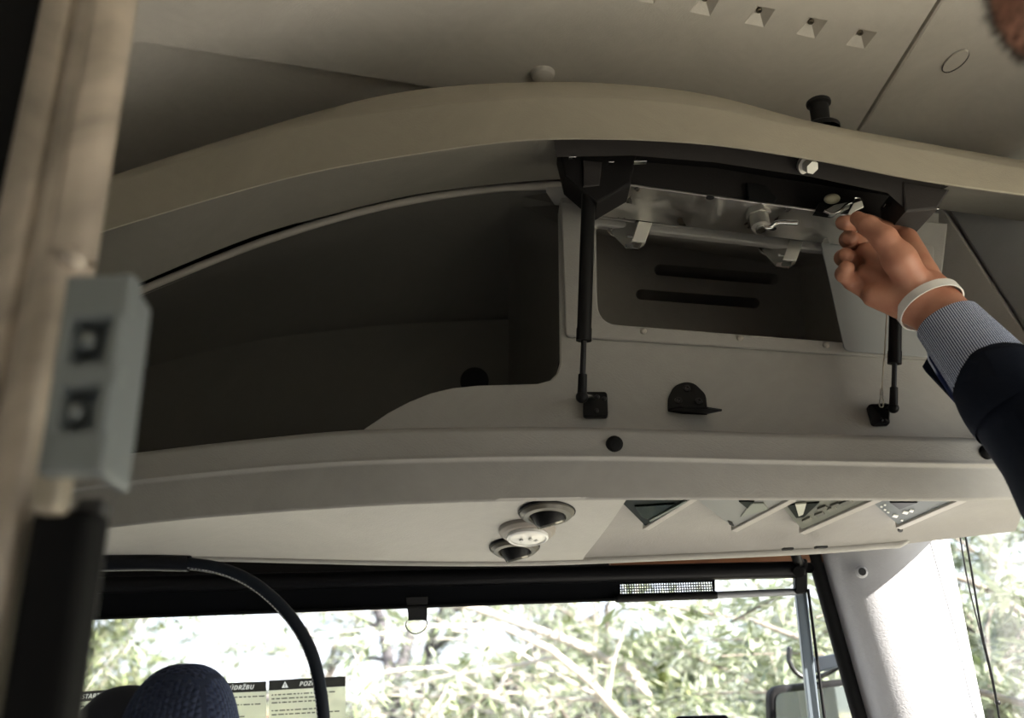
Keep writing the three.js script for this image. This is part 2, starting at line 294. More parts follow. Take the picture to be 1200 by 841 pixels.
// back edge of the underside
const B = lineFn([[-60, 652, 1.32], [100, 651, 1.30], [250, 654, 1.27], [480, 659, 1.235], [620, 659, 1.225], [760, 654, 1.22], [960, 645, 1.22], [1062, 637, 1.225], [1100, 634, 1.23]]);
const soffitAt = (u, k) => { const [v1, D1] = R1(u), [v2, D2] = B(u); const a = at(u, v1 - 2, D1 + 0.003), b = at(u, v2, D2); return a.lerp(b, k); };
{
  const N = 200, split = (k) => 735 - 55 * k;
  const rowsL = [], rowsR = [], K = [0, 0.15, 0.3, 0.45, 0.6, 0.75, 0.88, 0.95, 1];
  for (const k of K) {
    const line = (u0, u1, n, sink) => Array.from({ length: n + 1 }, (_, i) => { const u = u0 + (u1 - u0) * i / n; const p = soffitAt(u, k); p.y += sink * Math.min(1, (1 - k) / 0.14) - (1 - k) * k * 0.03 * (u < 400 ? Math.min(1, (400 - u) / 250) : 0) * -0.6; return p; });
    rowsL.push(line(-150, split(k), N, 0));
    const r = line(split(k) + 4, 1062, N, 0.022); const e = r[r.length - 1];
    for (const q of [0.3, 0.65, 1]) r.push(V(e.x + (XR - e.x) * q, e.y + 0.012 * q, e.z + 0.01 * q)); rowsR.push(r);
  }
  part('soffit', loft(rowsL, 0.7), M.beige, conG);
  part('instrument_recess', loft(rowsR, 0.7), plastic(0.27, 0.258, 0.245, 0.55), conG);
  const a = rowsL.map((r) => r[r.length - 1]), b = rowsR.map((r) => r[0]);
  part('recess_edge', loft([a, b], 0.3), M.beige, conG);
  // rounded bead along the back edge and the return behind it
  const bead = Array.from({ length: 60 }, (_, i) => { const u = -150 + (1058 + 150) * i / 59; return soffitAt(u, 1).add(V(0, 0.001, 0)); }); { const e = bead[59]; bead.push(V(e.x + 0.006, e.y + 0.006, e.z), V(e.x + 0.010, e.y + 0.016, e.z)); }
  part('edge_bead', tube(bead, 0.0055, 120, 10), M.beige, conG);
  const back = [0, 1].map((k) => bead.map((p) => V(p.x, p.y + 0.002 + k * 0.03, p.z - k * 0.2)));
  part('back_return', loft(back, 0.5), M.frameDark, conG);
  // near-black boxes painted in for the shade of small slots by the blind bracket
  for (const [u, v, a] of [[923, 643, 6], [962, 641, 7]]) part('slot', box(at(u, v, 1.19), a * 0.0024, 0.003, 0.01, 0.001), M.dark, conG);
}
// upright inner panel (plane A) and the framed equipment box in it
const plA = planeOf(W(-0.2, 0.28, 1.088), W(0.5, 0.28, 1.046), W(-0.2, 0.62, 1.12));
const PA = (u, v, off = 0) => onPl(u, v, plA, off);
const openPx = roundPx([[697, 262], [1012, 298], [1022, 404], [699, 379]], [6, 6, 6, 26], 6);
{
  const px = [[400, 520], [430, 501], [455, 484], [480, 471], [505, 461], [530, 455], [560, 452], [600, 451], [630, 450], [645, 446], [653, 438], [657, 425], [655, 250], [660, 215], [1110, 262], [1095, 395], [1120, 450], [1135, 482], [1147, 513], [1152, 535], [700, 525]];
  part('inner_panel', clean(pxPlate(px, plA, 0.012, 0.003, 0, [openPx])), M.beige, conG);
  // proud flange around the box
  const fl = roundPx([[658, 236], [1094, 288], [1094, 420], [987, 414], [840, 404], [664, 393]], [3, 3, 4, 0, 0, 4]);
  const flange = part('box_flange', clean(pxPlate(fl, plA, 0.006, 0.0022, 0.006, [openPx])), M.beige, conG);
  for (const [u, v] of [[754, 388], [867, 396], [968, 404]]) { const p = PA(u, v, 0.006); part('rivet', ballGeo(p, 0.0048, 1, 1, 0.6, 14, 8), M.liner, flange); }
  // liner of the box: walls from the opening to a back wall with two slots
  const front = openPx.map(([u, v]) => PA(u, v, -0.004)), depth = 0.20;
  const backRing = front.map((p, i) => V(p.x + (p.x < 0.2 ? 0.01 : -0.01), p.y + (p.y > EYE + 0.5 ? 0.085 : 0), -1.29));
  const ringC = (r) => [...r, r[0]];
  part('box_walls', loft([ringC(front), ringC(backRing)], 0.5), M.boxLiner, conG);
  const plBack = { p: backRing[0].clone(), n: V(0, 0, 1) };
  const slot = (u0, v0, u1, v1, r) => { const a = Math.atan2(v1 - v0, u1 - u0), o = []; for (let k = 0; k <= 8; k++) { const t = Math.PI / 2 + k / 8 * Math.PI; o.push([u0 + r * Math.cos(t + a), v0 + r * Math.sin(t + a)]); } for (let k = 0; k <= 8; k++) { const t = -Math.PI / 2 + k / 8 * Math.PI; o.push([u1 + r * Math.cos(t + a), v1 + r * Math.sin(t + a)]); } return o; };
  const slots = [slot(773, 316, 906, 327, 6.5), slot(751, 345, 884, 355, 6)];
    part('box_back', clean(plate(backRing.map((p) => V(p.x, p.y, plBack.p.z)), 0.004, 0, slots.map((h) => h.map(([u, v]) => { const q = onPl(u, v, plBack); return V(q.x, q.y, plBack.p.z); })))), M.boxLiner, conG);
  for (const h of slots) { // each slot opens into its own deep duct
    const f = h.map(([u, v]) => { const q = onPl(u, v, plBack); return V(q.x, q.y, plBack.p.z - 0.0005); }), b = f.map((p) => p.clone().add(V(0, 0, -0.085)));
    part('slot_duct', merge([loft([ringC(f), ringC(b)], 0.5), clean(plate(b, 0.003, 0))]), M.boxLiner, conG);
  }
  // grey cover plate over the far end of the box
  const cv = roundPx([[962, 284], [1086, 300], [1088, 418], [990, 410]], [3, 3, 5, 6]);
  const cover = part('cover_plate', clean(pxPlate(cv, plA, 0.003, 0.001, 0.0115)), M.coverGrey, conG); cover.userData.label = 'flat grey cover plate';
}
// open storage bin on the other half
const G0 = lineFn([[-60, 432, 1.30], [60, 378, 1.245], [165, 332, 1.20], [300, 277, 1.155], [400, 249, 1.13], [480, 230, 1.115], [560, 219, 1.105], [640, 212, 1.10], [700, 210, 1.10], [900, 222, 1.10], [1100, 246, 1.10], [1250, 268, 1.12]]);
const T0 = lineFn([[-60, 446, 1.30], [60, 390, 1.25], [165, 345, 1.205], [300, 291, 1.16], [400, 259, 1.135], [480, 240, 1.12], [560, 228, 1.11], [640, 221, 1.105], [720, 219, 1.10], [900, 232, 1.10], [1100, 256, 1.10]]);
const L1 = lineFn([[-60, 490, 1.46], [60, 457, 1.44], [173, 427, 1.42], [296, 397, 1.39], [400, 383, 1.37], [480, 376, 1.36], [596, 371, 1.35]]);
{
  const N = 64, U0 = -150, U1 = 596;
  const rows = [row(R3, U0, U1, N, 6, 0.08), row(R3, U0, U1, N, 34, 0.24), row(R3, U0, U1, N, 14, 0.31), row(L1, U0, U1, N, 9, -0.004), row(L1, U0, U1, N, 3, -0.006), row(L1, U0, U1, N, 0, -0.014), row(L1, U0, U1, N, -8, -0.025)];
  const mid = row(L1, U0, U1, N, -8, -0.025), top = row(T0, U0, U1, N, 0, 0);
  for (const k of [0.3, 0.55, 0.75, 0.88, 0.96, 1]) rows.push(mid.map((p, i) => p.clone().lerp(top[i], k).add(V(0, 0.02 * Math.sin(k * Math.PI), -0.015 * Math.sin(k * Math.PI)))));
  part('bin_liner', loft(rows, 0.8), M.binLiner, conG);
  // end wall of the bin towards the equipment box
  const colA = rows.map((r) => r[r.length - 1]);
  const edgePx = [[640, 470], [640, 470], [650, 452], [655, 420], [656, 400], [656, 385], [656, 370], [655, 330], [655, 300], [655, 280], [655, 262], [657, 240], [662, 222]];
  const colB = edgePx.map(([u, v]) => PA(u, v, -0.006));
  const colM = colA.map((p, i) => p.clone().lerp(colB[i], 0.12).add(V(0.012, 0, 0)));
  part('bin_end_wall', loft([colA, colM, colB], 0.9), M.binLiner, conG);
  // top rail behind the lid, over the box
  part('bin_rim', tube(row(T0, U0, 720, 60, -4, 0.004), 0.0075, 120, 10), M.liner, conG);
  const rr = [row(T0, 640, 1100, 20, -6, 0.0), row(T0, 640, 1100, 20, 4, 0.0), Array.from({ length: 21 }, (_, i) => { const u = 650 + 444 * i / 20; return PA(u, 240 + 52 * i / 20, -0.006); })];
  part('top_rail', loft(rr, 0.5), M.beige, conG);
  // black disc painted in for the shade of a round hole low in the bin
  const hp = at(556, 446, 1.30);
  part('bin_hole_disc', rod(hp, hp.clone().add(V(0, 0.0, -0.02)), 0.023, 0.023, 28), M.blackRubber, conG);
}
{ // upper closing skin: from the hinge line back to the header, and the body end behind the lid
  const a = row(G0, -150, 1250, 50, -2, 0.012), b = a.map((p) => V(p.x, EYE + 0.80, p.z - 0.12)), c = b.map((p) => V(p.x, EYE + 0.80, -DWIN));
  part('top_skin', loft([a, b, c], 0.5), M.liner, conG);
}
// closing trim between locker and side wall, in two pieces with a slanting seam
{
  const plT = planeOf(W(0.62, 0.4, 1.25), W(0.73, 0.4, 1.129), W(0.62, 0.6, 1.25));
  struct('trim_7', clean(pxPlate([[1055, 226], [1242, 202], [1242, 582], [1055, 424]], plT, 0.01, 0, -0.04)), M.head, 'backing plate added behind the trim panels to stop a light leak');  // added plate, blocks light leaking through the slanting seam
  struct('trim_4', clean(pxPlate([[1060, 232], [1101, 239], [1197, 387], [1236, 446], [1236, 575], [1150, 548], [1060, 420]], plT, 0.012, 0.003)), M.head, 'grey-beige trim panel between the locker box and the slanting seam');
  struct('trim_5', clean(pxPlate([[1108, 238], [1236, 208], [1236, 436], [1203, 386]], plT, 0.012, 0.003)), M.greyPanel, 'grey trim panel beyond the slanting seam under the lid end');
}
// ------------------------------------------------------------------ instruments in the recess
function devicePlane(L, T, R, sinkL, sinkT, sinkR) {
  const P = ([u, v], s) => { const [v1, D1] = R1(u), [v2, D2] = B(u); const k = Math.max(0, Math.min(1, (v - v1) / (v2 - v1))); const D = D1 + 0.014 + (D2 - D1 - 0.014) * k; const p = at(u, v, D); return p.add(V(0, s, 0)); };
  const a = P(L, sinkL), b = P(T, sinkT), c = P(R, sinkR);
  return planeOf(a, b, c);
}
M.devBlack = plain(0.006, 0.008, 0.007, 0.3, 0, { specularIntensity: 0.12 }); M.devGrey = plain(0.2, 0.2, 0.195, 0.4); M.devGreen = plain(0.12, 0.122, 0.1, 0.4); M.devBlue = plain(0.075, 0.09, 0.092, 0.5); M.rim = plastic(0.40, 0.375, 0.345, 0.5);
{
  const make = (name, label, cat, L, T, R, mat, extra) => {
    const pl = devicePlane(L, T, R, 0.012, 0.004, 0.002);
    const g = thing(name, label, cat, null, onPl(...T, pl));
    const up = (q, w) => [q[0] + (w ? (q[0] - T[0]) * 0.16 : 0), q[1] + (w ? (q[1] - T[1]) * 0.16 : 0)];
    part('housing', clean(pxPlate([up(L, 1), T, up(R, 1)], pl, 0.02, 0.001)), mat, g);
    // pale rim along the far long edge
    const dx = R[0] - T[0], dy = R[1] - T[1], l = Math.hypot(dx, dy), nx = -dy / l * 5, ny = dx / l * 5;
    const s = nx > 0 ? 1 : -1;
    part('rim', clean(pxPlate([[T[0] - dx / l * 4, T[1] - dy / l * 4 + 1], [T[0] + nx * s * 1.0, T[1] + ny * s], [R[0] + nx * s + dx * 0.16, R[1] + ny * s + dy * 0.16], [R[0] + dx * 0.16, R[1] + dy * 0.16]], pl, 0.022, 0.0012, 0.003)), M.rim, g);
    extra?.(g, pl);
    return g;
  };
  make('two_way_radio', 'glossy black radio set in the overhead instrument recess', 'radio', [730, 590], [757, 617], [806, 587], M.devBlack, (g, pl) => {
    part('front_bezel', clean(pxPlate([[762, 612], [806, 588], [804, 587], [761, 610]], pl, 0.003, 0.0005, 0.003)), plain(0.12, 0.14, 0.12, 0.4), g);
    part('window', clean(pxPlate([[744, 594], [790, 591], [760, 608], [752, 606]], pl, 0.002, 0.0004, 0.002)), plain(0.008, 0.012, 0.01, 0.05, 0, { specularIntensity: 0.15 }), g);
  });
  make('control_box', 'light grey control box with small display in the overhead recess', 'control box', [822, 589], [861, 619], [921, 588], M.devGrey, (g, pl) => {
    part('display', clean(pxPlate([[866, 588], [884, 588], [876, 596]], pl, 0.002, 0.0003, 0.002)), M.devBlack, g);
    part('cover_strip', clean(pxPlate([[868, 606], [880, 590], [895, 590], [900, 597]], pl, 0.002, 0.0004, 0.002)), plain(0.2, 0.21, 0.18, 0.35), g);
    part('latch_pin', clean(pxPlate([[853, 611], [858, 613], [860, 617], [855, 615]], pl, 0.002, 0.0004, 0.002)), M.dark, g);
  });
  make('tachograph', 'greenish grey tachograph with rows of keys in the overhead recess', 'tachograph', [914, 590], [941, 622], [1019, 588], M.devGreen, (g, pl) => {
    part('display', clean(pxPlate([[922, 592], [960, 589], [942, 606], [933, 607]], pl, 0.002, 0.0004, 0.002)), M.devBlack, g);
    part('lit_label', clean(pxPlate([[932, 591], [945, 590], [941, 603], [936, 605]], pl, 0.002, 0.0003, 0.003)), plain(0.5, 0.5, 0.42, 0.4), g);
    for (let k = 0; k < 4; k++) { const u = 940 + k * 14.5, v = 611 - k * 6.6; part('key', clean(pxPlate([[u, v], [u + 9, v - 4.1], [u + 12, v - 1.6], [u + 3, v + 2.5]], pl, 0.003, 0.0005, 0.003)), k % 2 ? plain(0.09, 0.09, 0.075, 0.4) : plain(0.15, 0.15, 0.12, 0.4), g); }
    for (let k = 0; k < 3; k++) { const u = 958 + k * 15, v = 597 - k * 3.4; part('key', clean(pxPlate([[u, v], [u + 9, v - 3.6], [u + 12, v - 1.4], [u + 3, v + 2.2]], pl, 0.003, 0.0005, 0.003)), plain(0.1, 0.1, 0.08, 0.4), g); }
  });
  make('climate_panel', 'slate grey control panel with white marks at the end of the recess', 'control panel', [1024, 590], [1054, 616], [1120, 588], M.devBlue, (g, pl) => {
    part('display', clean(pxPlate([[1043, 589], [1075, 589], [1054, 597]], pl, 0.002, 0.0003, 0.002)), M.devBlack, g);
    for (const [u, v, a, b] of [[1049, 605, 4, 1.8], [1061, 601, 4, 1.8], [1068, 599, 3, 1.6], [1033, 594, 1.6, 0.9], [1037, 597.5, 1.6, 0.9], [1041, 600.5, 1.6, 0.9], [1037, 592, 1.6, 0.9], [1057, 610, 1.5, 1]]) part('mark', clean(pxPlate([[u - a, v + b * 0.3], [u - a * 0.4, v - b], [u + a, v - b * 0.5], [u + a * 0.5, v + b]], pl, 0.0012, 0, 0.0014)), M.white, g);
    part('screw', clean(pxPlate(ellipsePx(1055, 622, 3, 1.6, 10), pl, 0.003, 0.0004, 0.003)), M.dark, g);
  });
}
// ------------------------------------------------------------------ lights in the underside
{
  const spot = (u, v, k, name, label, r, white) => {
    const p = soffitAt(u, k), e = soffitAt(u, k + 0.05).sub(soffitAt(u, k)), ex = V(1, 0, 0), n = ex.clone().cross(e).normalize(); if (n.y > 0) n.negate();
    const g = thing(name, label, 'light', null, p);
    const q = p.clone().add(n);
    part('ring', lathe(p, q, [[r, -0.002], [r, 0.001], [r * 0.97, 0.004], [r * 0.85, 0.0075], [r * 0.68, 0.0085], [r * 0.62, 0.006], [r * 0.6, -0.01]], 40), white ? plain(0.24, 0.215, 0.19, 0.4) : plain(0.075, 0.068, 0.052, 0.3), g);
    if (!white) part('rim_edge', lathe(p, q, [[r * 1.02, -0.001], [r * 1.045, 0.001], [r * 1.02, 0.0025], [r * 0.98, 0.002]], 40), M.black, g);
    if (white) {
      part('lens_rim', lathe(p, q, [[r * 0.72, 0.004], [r * 0.72, 0.012], [r * 0.66, 0.0135], [r * 0.62, 0.012]], 36), plain(0.7, 0.7, 0.68, 0.25), g);
      const ln = part('lens', lathe(p, q, [[r * 0.64, 0.011], [r * 0.5, 0.0135], [r * 0.25, 0.0148], [0, 0.015]], 36), plain(0.78, 0.77, 0.72, 0.2), g);
      for (let i = 0; i < 5; i++) { const a = i / 5 * 6.28; const c = p.clone().addScaledVector(n, 0.0146).add(V(Math.cos(a) * r * 0.28, 0, Math.sin(a) * r * 0.28)); part('facet', ballGeo(c, 0.003, 1, 0.5, 1, 10, 6), plain(0.5, 0.5, 0.48, 0.15), g); }
    } else {
      // swivelling eyeball tipped towards the seat
      const t = n.clone().add(V(0.25, 0, -0.35)).normalize(), c = p.clone().addScaledVector(n, -0.002);
      part('eyeball', lathe(c, c.clone().add(t), [[r * 0.6, -0.012], [r * 0.63, 0.0], [r * 0.6, 0.010], [r * 0.52, 0.017], [r * 0.46, 0.019], [r * 0.43, 0.017], [r * 0.36, 0.004], [0, -0.004]], 36), M.black, g);
      part('bezel', lathe(c, c.clone().add(t), [[r * 0.52, 0.0172], [r * 0.5, 0.0195], [r * 0.46, 0.0200], [r * 0.45, 0.0185]], 36), plain(0.2, 0.19, 0.16, 0.25, 0.6), g);
    }
  };
  spot(641, 600, 0.17, 'reading_light', 'black swivelling reading spotlight nearest the locker fascia, above the white lamp', 0.034, false);
  spot(618, 619, 0.44, 'courtesy_light', 'round white-lensed courtesy lamp between two black spotlights', 0.037, true);
  spot(603, 637, 0.71, 'reading_light', 'black swivelling reading spotlight beside the windscreen edge, below the white lamp', 0.033, false);
}

// ------------------------------------------------------------------ the lid
const lidG = thing('locker_lid', 'big arched beige lid of the overhead locker, lifted open on struts', 'lid');
{
  const E0 = lineFn([[-60, 335, 1.16], [30, 302, 1.125], [100, 278, 1.09], [256, 231, 1.01], [363, 203, 0.965], [467, 184, 0.93], [600, 166, 0.895], [700, 163, 0.88], [825, 169, 0.875], [950, 187, 0.88], [1075, 211, 0.89], [1200, 229, 0.915], [1260, 236, 0.935]]);
  const E1 = lineFn([[-60, 284, 1.165], [30, 247, 1.13], [113, 219, 1.09], [300, 160, 0.995], [433, 132, 0.945], [567, 117, 0.905], [700, 113, 0.885], [825, 124, 0.88], [950, 150, 0.885], [1075, 173, 0.895], [1200, 196, 0.92], [1260, 205, 0.94]]);
  const E2 = lineFn([[-60, 280, 1.20], [30, 243, 1.165], [113, 212, 1.12], [300, 152, 1.025], [433, 115, 0.975], [517, 102, 0.95], [600, 97, 0.935], [700, 97, 0.92], [825, 110, 0.915], [950, 142, 0.91], [1075, 166, 0.915], [1200, 188, 0.94], [1260, 198, 0.96]]);
  const N = 96, U0 = -150, U1 = 1238;
  const e2 = row(E2, U0, U1, N), lift = (k, dy, dz) => e2.map((p) => p.clone().add(V(0, dy, dz)));
  const rows = [row(G0, U0, U1, N, -1, -0.004), row(E0, U0, U1, N, -14, 0.05), row(E0, U0, U1, N, -3, 0.012), row(E0, U0, U1, N, -1, 0.004), row(E0, U0, U1, N, 0.5, 0.001), row(E0, U0, U1, N, -1, -0.0025), row(E0, U0, U1, N, -3, -0.003), row(E0, U0, U1, N, -6, -0.001), row(E1, U0, U1, N, 3, -0.001), row(E1, U0, U1, N, 0, 0.003), row(E1, U0, U1, N, -3, 0.010), e2, lift(1, 0.010, -0.03), lift(1, 0.02, -0.15), row(G0, U0, U1, N, -30, 0.02)];
  part('lid_skin', loft(rows.slice(2), 0.7), M.lidSkin, lidG);
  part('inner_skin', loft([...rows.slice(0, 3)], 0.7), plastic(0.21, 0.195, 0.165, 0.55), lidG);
  part('hinge_skin', loft([rows[rows.length - 1], rows[0]], 0.7), M.frameDark, lidG);
  // dark equipment frame under the lid
  const rail = (pxTop, pxBot, D0, D1, name, mat) => part(name, clean(loft([pxTop.map(([u, v]) => at(u, v, D1)), pxTop.map(([u, v]) => at(u, v, D0)), pxBot.map(([u, v]) => at(u, v, D0 + 0.004)), pxBot.map(([u, v]) => at(u, v - 6, D1 + 0.01))], 0.3, true)), mat, lidG);
  const near = [[648, 160], [740, 160], [837, 168], [950, 186], [1040, 202], [1112, 214]], nearB = [[652, 184], [740, 182], [837, 190], [950, 207], [1040, 226], [1062, 246]];
  rail(near, nearB, 0.925, 0.97, 'front_rail', M.frame);
  rail([[700, 178], [800, 186], [950, 205], [1062, 226]], [[735, 219], [800, 226], [950, 247], [1060, 264]], 1.02, 1.04, 'rear_rail', M.frame);
  part('frame_roof', clean(loft([near.map(([u, v]) => at(u, v + 4, 0.955)), [[690, 190], [740, 192], [837, 200], [950, 218], [1040, 232], [1075, 238]].map(([u, v]) => at(u, v, 1.03))], 0.4)), M.frameDark, lidG);
  // end block of the frame
  part('end_block', clean(plate([[1058, 212], [1078, 216], [1112, 222], [1098, 243], [1062, 247]].map(([u, v]) => at(u, v, 0.925)), 0.07, 0.003)), M.frame, lidG);
  part('end_block_far', clean(plate([[655, 170], [746, 176], [738, 214], [700, 236], [664, 205]].map(([u, v]) => at(u, v, 0.975)), 0.05, 0.003)), M.frameDark, lidG);
  // metal plate with the latches
  const plM = planeOf(at(735, 217, 1.0), at(1060, 264, 0.995), at(697, 252, 1.075));
  const mp = [[735, 217], [1063, 262], [1066, 270], [1055, 297], [985, 287], [697, 252], [697, 238]];
  const pm = part('latch_plate', clean(pxPlate(mp, plM, 0.003, 0.0006)), M.alu, lidG); pm.userData.label = 'scuffed aluminium plate';
  for (const [u, v] of [[832, 232], [905, 268]]) part('plate_hole_disc', clean(pxPlate(ellipsePx(u, v, 5, 2.2, 14), plM, 0.001, 0, 0.0008)), M.dark, lidG);  // dark discs laid on the plate as the shade inside two holes
  const lip = [[700, 250], [985, 285], [1055, 296], [1055, 300], [985, 289], [700, 254]];
  part('plate_lip', clean(plate(lip.map(([u, v]) => at(u, v, 1.083)), 0.004, 0.0006)), M.zinc, lidG);

  // toggle latches: base, arm, paddle, hook; drawn once about the foot of the paddle
  const latch = (du, dv, D, tilt, name) => {
    const P = (u, v, d = 0) => at(u + du, v + dv, D + d);
    const g = new THREE.Group(); g.name = name; lidG.add(g);
    const add = (n, geo, m) => { const o = shadows(new THREE.Mesh(clean(geo), m)); o.name = n; g.add(o); return o; };
    add('base', plate([P(741, 247), P(766, 250), P(765, 256), P(740, 252)], 0.03, 0.0006), M.zinc);
    add('bracket', plate([P(747, 248, -0.004), P(764, 250, -0.004), P(763, 261, -0.006), P(745, 259, -0.006)], 0.004, 0.0006), M.steel);
    add('paddle', plate(tilt ? [P(749, 262, -0.01), P(768, 256, -0.012), P(764, 264, -0.014), P(752, 284, -0.016)] : [P(749, 259, -0.014), P(764, 261, -0.014), P(756, 283, -0.03), P(741, 281, -0.03)], 0.003, 0.0008), M.paddle);
    add('side_plate', plate([P(747, 250, 0), P(748, 260, 0), P(740, 284, -0.006), P(733, 289, -0.004), P(716, 272, 0.012), P(727, 262, 0.01)], 0.004, 0.0006), M.zinc);
    add('side_plate', plate([P(762, 252, 0.004), P(763, 262, 0.002), P(754, 286, -0.002), P(746, 290, 0), P(735, 276, 0.014), P(742, 262, 0.012)], 0.003, 0.0006), M.zinc);
    add('hook', tube([P(733, 268, 0.008), P(722, 264, 0.012), P(714, 268, 0.014), P(717, 274, 0.012), P(730, 278, 0.006)], 0.0022, 24, 8), M.steel);
    add('foot', plate([P(733, 286, -0.008), P(752, 284, -0.010), P(748, 291, -0.010), P(733, 290, -0.008)], 0.006, 0.0006), M.steel);
    add('pivot', rod(P(735, 277, 0.0), P(752, 280, -0.004), 0.0028), M.steel);
    return g;
  };
  latch(0, 0, 1.085, 0, 'toggle_latch');
  latch(177, 22, 1.085, 0, 'toggle_latch');
  { const g = new THREE.Group(); g.name = 'toggle_latch'; g.userData.label = 'toggle latch pinched by the hand'; lidG.add(g);
    const add = (n, geo, m) => { const o = shadows(new THREE.Mesh(clean(geo), m)); o.name = n; g.add(o); return o; };
    const Q = (l, D) => l.map(([u, v, d]) => at(u, v, D + (d ?? 0)));
    add('base', plate(Q([[955, 248], [960, 238], [984, 232], [1000, 236], [998, 247], [975, 251]], 0.992), 0.01, 0.0008), M.blackSteel);
    add('side_plate', plate(Q([[966, 247], [978, 240], [998, 236], [995, 243], [984, 249]], 0.978), 0.004, 0.0006), M.zinc);
    add('paddle', plate(Q([[993, 252], [1001, 238], [1010, 235], [1012, 242], [1003, 246], [999, 254]], 0.945), 0.003, 0.0006), M.paddle);
    add('loop', tube(Q([[999, 237], [1001, 232], [1009, 233], [1009, 238], [1003, 240]], 0.962), 0.0016, 20, 8), M.steel);
    add('hook', tube(Q([[966, 247], [974, 250], [984, 247], [992, 240], [999, 237]], 0.968), 0.002, 20, 8), M.steel);
    add('roller', ballGeo(at(975, 233, 0.985), 0.0075, 1.4, 0.9, 1), plain(0.5, 0.47, 0.33, 0.5)); }
  // solid dark plate painted in for the shade of a pocket in the rear rail
  part('pocket_shade_plate', clean(plate([[876, 214], [898, 217], [910, 232], [906, 239], [878, 236]].map(([u, v]) => at(u, v, 1.014)), 0.01, 0.002)), M.dark, lidG);
  // lock barrel with nut and cam
  const b0 = onPl(888, 247, plM, 0.0), bn = V(0, -1, 0.12).normalize();
  const lk = new THREE.Group(); lk.name = 'lock_barrel'; lidG.add(lk);
  const addL = (n, geo, m) => { const o = shadows(new THREE.Mesh(clean(geo), m)); o.name = n; lk.add(o); };
  const hex = (p, n, r, h) => { const g = new THREE.CylinderGeometry(r, r, h, 6); g.translate(0, h / 2, 0); g.applyMatrix4(frameOf(p, p.clone().add(n)).setPosition(p)); return g.toNonIndexed(); };
  addL('nut', hex(b0, bn, 0.0165, 0.009), M.zinc);
  addL('barrel', rod(b0.clone().addScaledVector(bn, 0.008), b0.clone().addScaledVector(bn, 0.026), 0.0125), M.zinc);
  const b1 = b0.clone().addScaledVector(bn, 0.027);
  addL('cam', capTube([b1, b1.clone().add(V(0.012, -0.001, 0.002)), b1.clone().add(V(0.02, 0.004, 0.004)), b1.clone().add(V(0.045, 0.001, 0.008))], 0.0035, 24, 8), M.steel);
  addL('cam_screw', hex(b1.clone().addScaledVector(bn, -0.002), bn, 0.007, 0.007), M.steel);
  // hex bolt through the front rail
  const q0 = at(946, 193, 0.921), qn = V(0.25, -0.75, 0.6).normalize();
  const bolt = part('hex_bolt', merge([hex(q0, qn, 0.0085, 0.012), rod(q0.clone().addScaledVector(qn, -0.004), q0.clone().addScaledVector(qn, 0.001), 0.0125)]), plain(0.4, 0.39, 0.36, 0.5, 0.7), lidG);
  // small bright fittings on the frame
  for (const [u, v, w] of [[671, 185, 5], [716, 191, 4], [750, 190, 9], [975, 252, 4], [1093, 246, 7], [1040, 240, 4]]) part('rivet', box(at(u, v, 0.955), w * 0.0019, 0.0022, 0.008, 0.0006), M.steel, lidG);
  // black knob standing on the outer face
  const kb = at(962, 143, 0.95), kn = V(0.02, 1, 0.05).normalize();
  part('knob', lathe(kb.clone().addScaledVector(kn, -0.014), kb.clone().add(kn), [[0.023, 0.0], [0.023, 0.006], [0.021, 0.008], [0.0125, 0.010], [0.0118, 0.014], [0.0122, 0.038], [0.0155, 0.040], [0.016, 0.0425], [0.0155, 0.0445], [0.013, 0.0465], [0, 0.0475]], 32), M.black, lidG);
}
